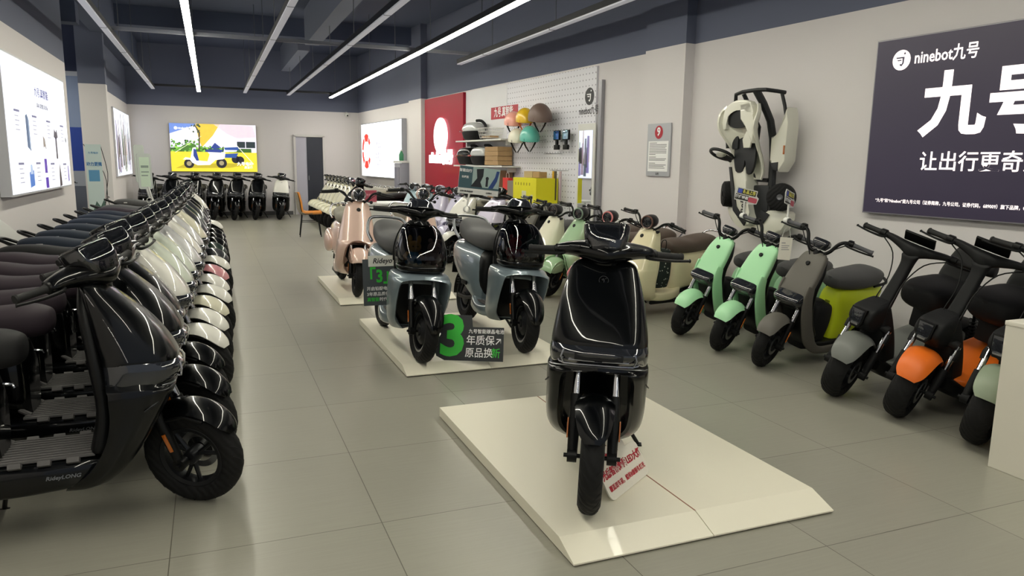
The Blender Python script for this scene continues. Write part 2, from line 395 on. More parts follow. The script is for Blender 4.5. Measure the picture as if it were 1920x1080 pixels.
# ---------------------------------------------------------------- A : the long step-through scooter (left row, back row, front platform)
def make_step_through(name='electric_scooter'):
    r = empty(name)
    R = .228
    wheel(r, 0, R, .092, 'front_wheel', ns=3)
    fork(r, (-.150, .60), R, .083, .47)
    ff = P('front_fender', lambda bm: fender(bm, 0, R, [(34, .252, .030, .006), (42, .263, .056, .018), (56, .272, .072, .03), (75, .276, .08, .035), (100, .272, .082, .04), (125, .262, .078, .04), (142, .25, .06, .035)], th=.006), gloss_black, r)
    PP('fender_stay', lambda bm, s: tube(bm, [(-.09, s*.083, .42), (.02, s*.075, .45), (.1, s*.07, .43)], .008, n=6), satin_black, ff)
    # upper fairing
    sh = P('front_shield', lambda bm: loft(bm, [(-.360, 1.02, .092, .028, 0, 3.0), (-.342, 1.0, .136, .048, 3, 3.1), (-.302, .94, .160, .078, 4, 3.3), (-.254, .86, .180, .111, 5, 3.5), (-.216, .78, .194, .135, 4, 3.6), (-.190, .715, .203, .148, 2, 3.6), (-.186, .69, .204, .151, 0, 3.6)], n=72, sub=6), gloss_black, r)
    emblem(r, (-.2215, 0, .945), (.87, 0, .5), .021, darkmetal, sh, up=(-.5, 0, .87))
    PP('shield_trim', lambda bm, s: tube(bm, [(-.36, s*.142, .985), (-.30, s*.172, .88), (-.25, s*.192, .78), (-.22, s*.203, .705)], .002, n=6, smooth=3), chrome, sh)
    # headlight band
    hl = P('headlight', lambda bm: loft(bm, [(-.185, .695, .204, .150, 0, 3.6), (-.172, .665, .208, .160, 0, 3.6), (-.182, .625, .207, .147, 0, 3.6), (-.198, .60, .203, .130, 0, 3.6)], n=60, sub=4, rnd=.004), lamp_glass, r)
    for s in (-1, 1):
        P('light_lens', lambda bm: (loftx(bm, [(-.075, s*.128, .652, .020, .018, 2), (-.05, s*.128, .652, .020, .018, 2)], n=18, sub=1), box(bm, (-.028, s*.07, .638), (.006, .11, .007), .002), tube(bm, [(-.03, s*.145, .68), (-.025, s*.155, .65), (-.03, s*.145, .625)], .004, n=6)), lamp_silver, hl)
    P('light_bar', lambda bm: box(bm, (-.0185, 0, .657), (.008, .20, .03), .003), darkmetal, hl)
    P('light_strip', lambda bm: tube(bm, [(-.045, -.165, .632), (-.03, -.14, .622), (-.030, 0, .620), (-.03, .14, .622), (-.045, .165, .632)], .004, n=6, smooth=2), lamp_silver, hl)
    P('apron_lip', lambda bm: tube(bm, [(-.10, -.205, .60), (-.055, -.17, .606), (-.046, 0, .608), (-.055, .17, .606), (-.10, .205, .60)], .003, n=6, smooth=3), steel, hl)
    # lower apron with arch
    ap = P('leg_apron', lambda bm: apron(bm, [(.612, -.055, -.305, .205, 0, -.055), (.59, -.05, -.305, .215, .0, -.05), (.575, -.055, -.30, .218, .115, -.10), (.54, -.075, -.30, .22, .14, -.26), (.46, -.12, -.30, .218, .145, -.28), (.36, -.18, -.325, .219, .15, -.29), (.27, -.245, -.38, .210, .14, -.33), (.205, -.315, -.46, .182, .10, -.38), (.185, -.35, -.48, .15, .06, -.40)]), gloss_black, r)
    for s in (-1, 1): P('air_vent', lambda bm: tube(bm, [(-.10, s*.168, .545), (-.12, s*.2, .53), (-.17, s*.222, .50)], [.004, .007, .003], n=6), darkmetal, ap)
    # inner leg shield
    P('inner_leg_shield', lambda bm: loft(bm, [(-.378, 1.0, .08, .022, 0, 3), (-.372, .9, .13, .032, 0, 3), (-.345, .7, .165, .035, 0, 3), (-.325, .5, .17, .035, 0, 3), (-.345, .34, .17, .045, 0, 3)], n=28), satin_black, r)
    # handlebar cowl, display
    hb = P('handlebar', lambda bm: (lofty(bm, [(-.225, -.41, 1.055, .012, .012, 2), (-.205, -.41, 1.062, .036, .024, 2.3), (-.15, -.402, 1.068, .052, .032, 2.3), (-.08, -.388, 1.066, .08, .044, 2.3), (0, -.378, 1.058, .10, .054, 2.3), (.08, -.388, 1.066, .08, .044, 2.3), (.15, -.402, 1.068, .052, .032, 2.3), (.205, -.41, 1.062, .036, .024, 2.3), (.225, -.41, 1.055, .012, .012, 2)], n=26, sub=5),
        loft(bm, [(-.365, .965, .052, .05, 0, 2.5), (-.37, 1.01, .06, .055, 0, 2.5), (-.375, 1.045, .09, .07, 0, 2.5)], n=20)), gloss_black, r)
    P('display', lambda bm: loft(bm, [(-.362, 1.07, .070, .062, 14, 4), (-.378, 1.115, .088, .070, 20, 4), (-.405, 1.155, .094, .060, 26, 4)], n=32, rnd=.005), lamp_glass, hb)
    P('display_screen', lambda bm: box(bm, (-.412, 0, 1.172), (.100, .155, .004), .0015, Matrix.Rotation(rad(-26), 4, 'Y')), mat('screen_glass', '0a0c12', .06, coat=1), hb)
    PP('indicator', lambda bm, s: box(bm, (-.322, s*.135, 1.085), (.012, .05, .01), .003, Matrix.Rotation(rad(s*18), 4, 'Z')), darkmetal, hb)
    grips(hb, [((-.415, s*.225, 1.057), (-.45, s*.345, 1.05)) for s in (-1, 1)])
    for o_ in [hb]+list(hb.children): o_.data.transform(Matrix.Translation((.025, 0, -.008)))
    # floor and side skirts
    fl_ = P('floorboard', lambda bm: loftx(bm, [(-.34, 0, .275, .16, .045, 5), (-.42, 0, .262, .185, .06, 5), (-.6, 0, .255, .19, .07, 5), (-.8, 0, .255, .18, .07, 5), (-1.0, 0, .27, .15, .07, 5), (-1.15, 0, .30, .11, .06, 4)], n=36), gloss_black, r)
    def matf(bm):
        box(bm, (-.545, 0, .328), (.36, .31, .012), .004)
        for i in range(9): tube(bm, [(-.37, -.136+i*.034, .336), (-.72, -.136+i*.034, .336)], .0045, n=6)
        for s in (-1, 1):
            for i in range(3): box(bm, (-.44-.1*i, s*.172, .318), (.045, .045, .022), .004, Matrix.Rotation(rad(s*30), 4, 'X'))
        tube(bm, [(-.70, -.12, .335), (-.76, -.1, .37), (-.77, 0, .375), (-.76, .1, .37), (-.70, .12, .335)], .012, n=8, smooth=3)
    P('floor_mat', matf, mat_grey, fl_)
    write('RideyLONG', .021, frame((-.475, -.1925, .262), (1, 0, 0), (0, .08, 1)), steel, fl_, bold=.02, ext=.001, sx=1.15, shear=.25)
    # under-seat body
    P('rear_body', lambda bm: loftx(bm, [(-.70, 0, .46, .10, .14, 3.2), (-.74, 0, .50, .135, .20, 3.2), (-.86, 0, .54, .155, .20, 3), (-1.05, 0, .58, .165, .16, 2.8), (-1.25, 0, .64, .15, .11, 2.6), (-1.42, 0, .70, .115, .065, 2.4), (-1.54, 0, .735, .07, .032, 2.2)], n=36, sub=5), gloss_black, r)
    P('seat', lambda bm: loftx(bm, [(-.60, 0, .765, .05, .03, 2.4), (-.62, 0, .762, .095, .06, 2.5), (-.70, 0, .765, .13, .078, 2.7), (-.85, 0, .765, .145, .07, 2.8), (-1.0, 0, .772, .15, .062, 2.8), (-1.18, 0, .795, .145, .066, 2.8), (-1.34, 0, .80, .13, .062, 2.7), (-1.43, 0, .80, .10, .045, 2.4), (-1.46, 0, .80, .05, .02, 2.2)], n=32, sub=5), seat_black, r)
    P('seat_label', lambda bm: box(bm, (-1.28, -.139, .80), (.05, .008, .014), .001), white_pl, [c for c in r.children if c.name.split('.')[0] == 'seat'][0])
    P('grab_rail', lambda bm: tube(bm, [(-1.36, -.14, .765), (-1.46, -.135, .80), (-1.565, -.10, .845), (-1.59, 0, .855), (-1.565, .10, .845), (-1.46, .135, .80), (-1.36, .14, .765)], .013, n=10, smooth=4), satin_black, r)
    P('tail_light', lambda bm: loftx(bm, [(-1.52, 0, .72, .07, .022, 3), (-1.56, 0, .715, .06, .016, 3)], n=20, sub=2), red_lens, r)
    rear_end(r, -1.31, R, .096)
    P('rear_fender', lambda bm: fender(bm, -1.31, R, [(60, .262, .06, .02), (100, .268, .075, .03), (150, .268, .072, .03), (178, .27, .06, .02)], th=.005), satin_black, r)
    P('seat_hook', lambda bm: (tube(bm, [(-.692, 0, .62), (-.66, 0, .615), (-.655, 0, .60)], .008, n=8),), chrome, r)
    side_stand(r, -.72)
    return r

# ---------------------------------------------------------------- B : city scooter with smoked transparent front box
def make_city():
    r = empty('electric_scooter'); R = .228; body = paint('slate', '7d8b93', .35)
    wheel(r, 0, R, .10, 'front_wheel', ns=4, lip=chrome)
    PP('rim_cover', lambda bm, s: lathe(bm, [(.02, s*.036), (.06, s*.042), (.095, s*.02)], (0, 0, R), n=30), darkmetal, [c for c in r.children if c.name.split('.')[0] == 'front_wheel'][0])
    fork(r, (-.16, .60), R, .09, .455, boot=True)
    P('front_fender', lambda bm: fender(bm, 0, R, [(8, .252, .03, .006), (20, .262, .058, .02), (45, .27, .078, .035), (75, .272, .085, .042), (105, .268, .085, .045), (135, .26, .078, .04), (150, .25, .06, .03)], th=.006), gloss_black, r)
    P('leg_apron', lambda bm: apron(bm, [(.635, -.12, -.36, .185, 0, -.12), (.625, -.085, -.36, .205, 0, -.085), (.60, -.062, -.355, .218, .0, -.062), (.588, -.06, -.35, .222, .12, -.09), (.56, -.065, -.35, .225, .172, -.25), (.46, -.095, -.34, .225, .183, -.29), (.36, -.14, -.35, .22, .178, -.30), (.27, -.2, -.38, .205, .158, -.33), (.205, -.27, -.43, .17, .10, -.37), (.185, -.30, -.46, .15, .07, -.40)]), body, r)
    P('wheel_arch', lambda bm: loft(bm, [(-.285, .585, .15, .02, 0, 4), (-.30, .45, .172, .02, 0, 4), (-.315, .33, .168, .02, 0, 4), (-.36, .22, .10, .02, 0, 4)], n=24), satin_black, r)
    # base tray and visor
    tr = P('storage_tray', lambda bm: loft(bm, [(-.235, .632, .150, .115, 0, 3), (-.23, .655, .175, .135, 0, 3), (-.232, .685, .182, .138, 0, 3), (-.236, .69, .16, .12, 0, 3)], n=40, rnd=.004), gloss_black, r)
    write('N I N E B O T', .016, frame((-.0905, 0, .665), (0, 1, 0), (0, 0, 1)), darkmetal, tr, bold=.02, ext=.001)
    def visf(bm):
        K = catmull([(.688, -.238, .178, .140), (.74, -.236, .186, .142), (.82, -.250, .180, .135), (.90, -.275, .160, .118), (.955, -.305, .135, .092), (.985, -.33, .105, .06)], 5); R_ = []
        for z, x, w_, d in K:
            R_.append([Vector((x+d*spow(math.cos(a), 2/3.6), w_*spow(math.sin(a), 2/3.6), z)) for a in [rad(-100+200*i/40) for i in range(41)]])
        V = rings(bm, R_, cap=False, close=False)
        top = V[-1]; bm.faces.new(top)
    P('visor', visf, visor_glass, r)
    P('visor_frame', lambda bm: (loft(bm, [(-.385, .64, .165, .035, 0, 4), (-.385, .8, .168, .03, 0, 4), (-.385, .95, .12, .028, 0, 4), (-.375, 1.0, .08, .03, 0, 3)], n=28), [tube(bm, [(-.36, s*.178, .70), (-.365, s*.182, .80), (-.37, s*.158, .90), (-.37, s*.118, .975)], .006, n=8, smooth=3) for s in (-1, 1)], loft(bm, [(-.30, .70, .02, .012, -14, 3), (-.335, .97, .02, .012, -14, 3)], n=12, sub=2)), satin_black, r)
    hb = P('handlebar', lambda bm: (lofty(bm, [(-.215, -.43, 1.075, .018, .018, 2.2), (-.15, -.42, 1.08, .04, .03, 2.3), (-.085, -.40, 1.075, .075, .042, 2.4), (0, -.385, 1.07, .10, .055, 2.4), (.085, -.40, 1.075, .075, .042, 2.4), (.15, -.42, 1.08, .04, .03, 2.3), (.215, -.43, 1.075, .018, .018, 2.2)], n=24, sub=5), loft(bm, [(-.35, .975, .075, .055, 0, 2.4), (-.365, 1.01, .055, .055, 0, 2.4), (-.375, 1.06, .11, .07, 0, 2.4)], n=22)), gloss_black, r)
    P('display', lambda bm: loft(bm, [(-.37, 1.10, .105, .075, 12, 3.6), (-.385, 1.135, .088, .068, 18, 3.6), (-.40, 1.155, .07, .05, 22, 3.6)], n=30, rnd=.004), lamp_glass, hb)
    grips(hb, [((-.435, s*.215, 1.075), (-.465, s*.335, 1.07)) for s in (-1, 1)])
    P('floorboard', lambda bm: loftx(bm, [(-.36, 0, .255, .17, .055, 5), (-.48, 0, .235, .20, .05, 5), (-.62, 0, .235, .20, .05, 5), (-.76, 0, .26, .18, .07, 4)], n=32), body, r)
    P('floor_mat', lambda bm: (box(bm, (-.56, 0, .287), (.30, .32, .012), .004), [tube(bm, [(-.42, -.12+.04*i, .294), (-.70, -.12+.04*i, .294)], .004, n=6) for i in range(7)]), mat_grey, r)
    P('rear_body', lambda bm: loftx(bm, [(-.68, 0, .36, .12, .14, 3), (-.74, 0, .44, .165, .24, 3), (-.86, 0, .49, .19, .235, 3), (-1.08, 0, .54, .20, .20, 2.8), (-1.3, 0, .60, .185, .15, 2.6), (-1.46, 0, .655, .14, .09, 2.4), (-1.55, 0, .69, .08, .04, 2.2)], n=36, sub=5), body, r)
    P('knee_panel', lambda bm: loftx(bm, [(-.655, 0, .49, .10, .16, 3), (-.68, 0, .51, .14, .19, 3), (-.76, 0, .53, .15, .185, 3), (-.84, 0, .55, .14, .16, 3)], n=28), satin_black, r)
    PP('side_vent', lambda bm, s: box(bm, (-.93, s*.198, .40), (.12, .012, .035), .004), satin_black, r)
    P('seat', lambda bm: loftx(bm, [(-.60, 0, .80, .06, .03, 2.5), (-.63, 0, .795, .12, .07, 2.6), (-.75, 0, .79, .155, .09, 2.8), (-.95, 0, .79, .165, .085, 2.8), (-1.12, 0, .80, .16, .08, 2.8), (-1.24, 0, .825, .155, .10, 2.8), (-1.36, 0, .85, .14, .10, 2.7), (-1.42, 0, .85, .10, .07, 2.5)], n=32, sub=5), seat_grey, r)
    P('grab_rail', lambda bm: tube(bm, [(-1.22, -.175, .76), (-1.34, -.19, .83), (-1.46, -.16, .925), (-1.49, -.09, .955), (-1.49, .09, .955), (-1.46, .16, .925), (-1.34, .19, .83), (-1.22, .175, .76)], .014, n=10, smooth=4), steel, r)
    P('tail_light', lambda bm: loftx(bm, [(-1.52, 0, .665, .08, .022, 3), (-1.57, 0, .66, .07, .016, 3)], n=20, sub=2), red_lens, r)
    P('number_plate_holder', lambda bm: (box(bm, (-1.60, 0, .47), (.01, .17, .14), .002), box(bm, (-1.56, 0, .56), (.1, .08, .02), .004)), satin_black, r)
    rear_end(r, -1.31, R, .10)
    P('rear_fender', lambda bm: fender(bm, -1.31, R, [(60, .262, .06, .02), (100, .268, .075, .03), (150, .268, .072, .03), (185, .275, .06, .02)], th=.005), satin_black, r)
    side_stand(r, -.78, ylen=.3, top=.22)
    return r

# ---------------------------------------------------------------- C : retro scooter with round headlight (s scales the body: the small ones stand by the right wall)
def make_retro():
    r = empty('electric_scooter'); R = .215; body = paint('blush', 'e3c4b6', .1, .3)
    wheel(r, 0, R, .085, 'front_wheel', ns=8)
    fork(r, (-.15, .58), R, .075, .40, refl=True)
    P('front_fender', lambda bm: (fender(bm, 0, R, [(40, .262, .085, .02), (52, .292, .095, .035), (75, .305, .098, .045), (105, .30, .098, .05), (140, .29, .092, .05)], th=.006),
        [slab(bm, smoothpoly([(.19, .40), (.12, .49), (0, .515), (-.12, .48), (-.17, .42), (-.08, .37), (.1, .36)], 3), s*.082, s*.092) for s in (-1, 1)]), body, r)
    P('leg_apron', lambda bm: apron(bm, [(.985, -.315, -.39, .05, 0, -.315), (.975, -.30, -.40, .095, 0, -.30), (.94, -.275, -.405, .125, 0, -.275), (.85, -.225, -.40, .15, 0, -.225), (.74, -.165, -.385, .17, 0, -.165), (.64, -.115, -.37, .19, 0, -.115), (.575, -.085, -.36, .20, .0, -.085), (.555, -.08, -.36, .205, .075, -.12), (.52, -.08, -.355, .21, .115, -.26), (.44, -.10, -.35, .218, .128, -.28), (.34, -.15, -.36, .218, .13, -.29), (.26, -.22, -.40, .20, .11, -.32), (.205, -.29, -.45, .16, .06, -.37), (.19, -.31, -.47, .14, .04, -.39)]), body, r)
    P('wheel_arch', lambda bm: loft(bm, [(-.275, .55, .09, .02, 0, 4), (-.295, .42, .12, .02, 0, 4), (-.32, .28, .11, .02, 0, 4)], n=24), satin_black, r)
    P('arch_trim', lambda bm: tube(bm, [(-.20, -.118, .27), (-.135, -.134, .34), (-.088, -.132, .44), (-.068, -.118, .52), (-.070, -.075, .562), (-.074, 0, .578), (-.070, .075, .562), (-.068, .118, .52), (-.088, .132, .44), (-.135, .134, .34), (-.20, .118, .27)], .0065, n=8, smooth=3), mat('arch_bronze', '8a6a5c', .3, .6, coat=1), r)
    ap = [c for c in r.children if c.name.split('.')[0] == 'leg_apron'][0]
    P('emblem', lambda bm: lathe(bm, [(.001, .006), (.02, .005), (.024, -.004)], (0, 0, 0), 'x', 20), matte_black, ap).data.transform(Matrix.Translation((-.252, 0, .90))@Matrix.Rotation(rad(-27), 4, 'Y'))
    P('inner_leg_shield', lambda bm: loft(bm, [(-.41, .95, .08, .02, 0, 3), (-.415, .8, .13, .03, 0, 3), (-.40, .6, .17, .03, 0, 3), (-.38, .4, .18, .03, 0, 3), (-.40, .3, .17, .03, 0, 3)], n=28), body, r)
    def bars(bm):
        for s in (-1, 1): tube(bm, [(-.34, s*.02, .985), (-.335, s*.07, .985), (-.34, s*.11, 1.015), (-.36, s*.15, 1.065), (-.385, s*.20, 1.085), (-.40, s*.25, 1.08)], .012, n=10, smooth=4)
        tube(bm, [(-.32, 0, .94), (-.345, 0, 1.0)], .03, n=14)
    hb = P('handlebar', bars, satin_black, r)
    hd = P('headlight', lambda bm: lathe(bm, [(.002, -.44), (.05, -.435), (.068, -.40), (.075, -.35), (.076, -.295), (.070, -.272), (.058, -.268), (.055, -.28), (.05, -.285), (.002, -.285)], (0, 0, 1.055), 'x', 32), paint('blush', 'e3c4b6'), hb)
    # deeper pieces stay parts of the headlight's parent
    P('headlight_ring', lambda bm: lathe(bm, [(.058, -.262), (.066, -.258), (.072, -.266), (.072, -.276), (.058, -.276)], (0, 0, 1.055), 'x', 32), chrome, hb)
    P('headlight_lens', lambda bm: (lathe(bm, [(.001, -.268), (.03, -.27), (.058, -.276)], (0, 0, 1.055), 'x', 32),), lamp_glass, hb)
    P('light_marks', lambda bm: [box(bm, (-.266, a*.032, 1.055+b*.032), (.004, .022, .004), 0, Matrix.Rotation(rad(-45*a*b), 4, 'X')) for a in (-1, 1) for b in (-1, 1)], lamp_silver, hb)
    PP('indicator', lambda bm, s: (tube(bm, [(-.32, s*.06, .995), (-.31, s*.12, .985)], .006, n=6), lathe(bm, [(.001, -.285), (.018, -.29), (.016, -.32), (.001, -.325)], (0, s*.135, .985), 'x', 14)), darkmetal, hb)
    grips(hb, [((-.40, s*.25, 1.08), (-.425, s*.385, 1.06)) for s in (-1, 1)])
    PP('brake_cable', lambda bm, s: tube(bm, [(-.37, s*.22, 1.09), (-.31, s*.16, 1.05), (-.30, s*.09, .99), (-.33, s*.03, .95)], .004, n=6, smooth=4), matte_black, hb)
    P('floorboard', lambda bm: loftx(bm, [(-.37, 0, .25, .17, .06, 5), (-.5, 0, .235, .19, .055, 5), (-.68, 0, .24, .18, .06, 5), (-.8, 0, .27, .15, .08, 4)], n=32), body, r)
    P('rear_body', lambda bm: loftx(bm, [(-.68, 0, .38, .10, .15, 3), (-.73, 0, .45, .14, .25, 3), (-.86, 0, .50, .17, .24, 2.8), (-1.06, 0, .52, .185, .22, 2.6), (-1.28, 0, .54, .175, .19, 2.4), (-1.44, 0, .56, .12, .12, 2.2), (-1.52, 0, .57, .05, .05, 2)], n=36, sub=5), body, r)
    PP('side_pod', lambda bm, s: loftx(bm, [(-.92, s*.16, .47, .02, .02, 2), (-.94, s*.17, .47, .05, .07, 2.2), (-1.06, s*.185, .475, .065, .125, 2.2), (-1.2, s*.185, .48, .062, .135, 2.2), (-1.36, s*.165, .49, .05, .10, 2.2), (-1.42, s*.15, .50, .02, .03, 2)], n=28), body, r)
    st = P('seat', lambda bm: loftx(bm, [(-.62, 0, .775, .05, .03, 2.4), (-.65, 0, .77, .11, .065, 2.5), (-.78, 0, .765, .145, .08, 2.7), (-.95, 0, .765, .155, .075, 2.8), (-1.1, 0, .785, .15, .085, 2.7), (-1.27, 0, .80, .14, .08, 2.7), (-1.36, 0, .80, .10, .05, 2.4)], n=32, sub=5), seat_tan, r)
    P('grab_rail', lambda bm: tube(bm, [(-1.18, -.165, .74), (-1.32, -.175, .80), (-1.42, -.14, .88), (-1.45, 0, .90), (-1.42, .14, .88), (-1.32, .175, .80), (-1.18, .165, .74)], .012, n=10, smooth=4), chrome, r)
    P('tail_light', lambda bm: lathe(bm, [(.001, -1.545), (.03, -1.54), (.036, -1.50)], (0, 0, .58), 'x', 20), red_lens, r)
    rear_end(r, -1.24, R, .09)
    P('rear_fender', lambda bm: fender(bm, -1.24, R, [(70, .255, .06, .02), (120, .262, .07, .03), (175, .262, .06, .02)], th=.005), satin_black, r)
    side_stand(r, -.80, ylen=.3, top=.24)
    PP('side_skirt', lambda bm, s: box(bm, (-.62, s*.15, .175), (.5, .03, .04), .008), satin_black, r)
    return r

# ---------------------------------------------------------------- D : small scooter with narrow curved shield
def make_mini():
    r = empty('electric_scooter'); R = .195; body = paint('mint', 'a9e2b0', 0, .45); MATS['paint_mint'].node_tree.nodes['Principled BSDF'].inputs['Coat Weight'].default_value = .15
    wheel(r, 0, R, .085, 'front_wheel', ns=5)
    fork(r, (-.135, .52), R, .08, .39)
    P('front_fender', lambda bm: fender(bm, 0, R, [(35, .222, .052, .008), (48, .232, .07, .03), (75, .238, .078, .04), (105, .238, .078, .042), (130, .232, .07, .035), (140, .222, .052, .02)], th=.006), body, r)
    P('front_shield', lambda bm: loft(bm, [(-.315, .865, .075, .022, 25, 3.2), (-.300, .845, .098, .03, 25, 3.4), (-.255, .775, .116, .034, 25, 3.6), (-.21, .69, .125, .036, 25, 3.8), (-.17, .615, .128, .038, 20, 3.8), (-.150, .575, .126, .036, 10, 3.8)], n=36, rnd=.01), body, r)
    PP('side_strip', lambda bm, s: loft(bm, [(-.175, .64, .012, .04, 20, 3, s*.115), (-.165, .56, .014, .05, 10, 3, s*.117), (-.185, .46, .015, .055, 0, 3, s*.118), (-.225, .34, .015, .055, -10, 3, s*.118), (-.275, .24, .016, .055, -25, 3, s*.118), (-.34, .17, .016, .04, -55, 3, s*.116), (-.42, .135, .016, .03, -80, 3, s*.115), (-.55, .13, .016, .03, -90, 3, s*.115), (-.70, .135, .016, .025, -90, 3, s*.115)], n=20), body, r)
    sp = [c for c in r.children if c.name.split('.')[0] == 'front_shield'][0]
    P('emblem', lambda bm: lathe(bm, [(.001, .008), (.014, .008), (.017, .0), (.017, -.004)], (0, 0, 0), 'x', 20), matte_black, sp).data.transform(Matrix.Translation((-.226, 0, .80))@Matrix.Rotation(rad(-28), 4, 'Y'))
    hl = P('headlight', lambda bm: loft(bm, [(-.155, .585, .112, .05, 0, 3.5), (-.125, .55, .118, .078, 5, 3.5), (-.125, .51, .112, .082, 8, 3.5), (-.155, .47, .095, .06, 10, 3.2), (-.175, .45, .08, .04, 10, 3)], n=32), lamp_glass, r)
    P('light_lens', lambda bm: [box(bm, (-.052, s*.045, .545), (.01, .06, .022), .004) for s in (-1, 1)], lamp_silver, hl)
    P('wheel_arch', lambda bm: loft(bm, [(-.19, .47, .095, .06, 0, 3.5), (-.225, .38, .1, .05, 0, 3.5), (-.28, .27, .1, .06, 0, 3.5), (-.35, .18, .1, .06, 0, 3.5)], n=28), satin_black, r)
    P('inner_leg_shield', lambda bm: loft(bm, [(-.345, .84, .07, .02, 25, 3), (-.30, .74, .11, .03, 25, 3), (-.25, .6, .115, .03, 15, 3), (-.27, .42, .11, .03, -5, 3), (-.35, .25, .11, .04, -20, 3)], n=28), satin_black, r)
    def bars(bm):
        for s in (-1, 1): tube(bm, [(-.315, s*.01, .885), (-.31, s*.05, .882), (-.315, s*.085, .915), (-.335, s*.115, .975), (-.36, s*.15, 1.0), (-.385, s*.20, .998)], .013, n=10, smooth=4)
        tube(bm, [(-.285, 0, .80), (-.315, 0, .89)], .027, n=14)
    hb = P('handlebar', bars, satin_black, r)
    P('display', lambda bm: loft(bm, [(-.325, .905, .045, .05, 20, 3), (-.34, .935, .062, .06, 25, 3.5), (-.355, .955, .062, .052, 30, 3.5)], n=28, rnd=.004), lamp_glass, hb)
    grips(hb, [((-.385, s*.20, .998), (-.415, s*.335, .985)) for s in (-1, 1)], m=grip_grey)
    PP('brake_cable', lambda bm, s: tube(bm, [(-.35, s*.18, 1.0), (-.30, s*.12, .95), (-.285, s*.05, .87), (-.28, s*.02, .8)], .004, n=6, smooth=4), matte_black, hb)
    P('floorboard', lambda bm: loftx(bm, [(-.30, 0, .17, .08, .04, 4), (-.40, 0, .165, .11, .035, 4), (-.6, 0, .165, .11, .035, 4), (-.78, 0, .19, .10, .05, 4)], n=28), satin_black, r)
    P('rear_body', lambda bm: loftx(bm, [(-.56, 0, .34, .07, .16, 3.5), (-.59, 0, .36, .10, .22, 3.5), (-.70, 0, .385, .12, .215, 3.5), (-.86, 0, .43, .125, .17, 3.2), (-1.0, 0, .50, .11, .09, 3), (-1.1, 0, .54, .07, .04, 2.5)], n=32), body, r)
    P('storage_bag', lambda bm: loft(bm, [(-.43, .20, .09, .085, 0, 4), (-.44, .34, .10, .10, 0, 4), (-.44, .46, .095, .09, 0, 4), (-.44, .49, .05, .05, 0, 3)], n=24), matte_black, r)
    P('charge_flap', lambda bm: (box(bm, (-.575, 0, .47), (.03, .055, .04), .006), box(bm, (-.575, .03, .40), (.03, .05, .035), .005)), matte_black, r)
    P('seat', lambda bm: loftx(bm, [(-.52, 0, .65, .04, .03, 2.3), (-.55, 0, .645, .085, .055, 2.5), (-.66, 0, .645, .12, .07, 2.7), (-.82, 0, .65, .135, .075, 2.7), (-.96, 0, .665, .13, .07, 2.6), (-1.05, 0, .67, .09, .045, 2.4)], n=30, sub=5), seat_grey, r)
    P('grab_rail', lambda bm: tube(bm, [(-.94, -.1, .60), (-1.08, -.1, .62), (-1.16, 0, .63), (-1.08, .1, .62), (-.94, .1, .60)], .012, n=8, smooth=3), satin_black, r)
    rear_end(r, -1.06, R, .088)
    P('rear_fender', lambda bm: fender(bm, -1.06, R, [(60, .225, .05, .01), (110, .232, .062, .02), (170, .235, .055, .02)], th=.005), satin_black, r)
    side_stand(r, -.62, ylen=.18, top=.17)
    return r

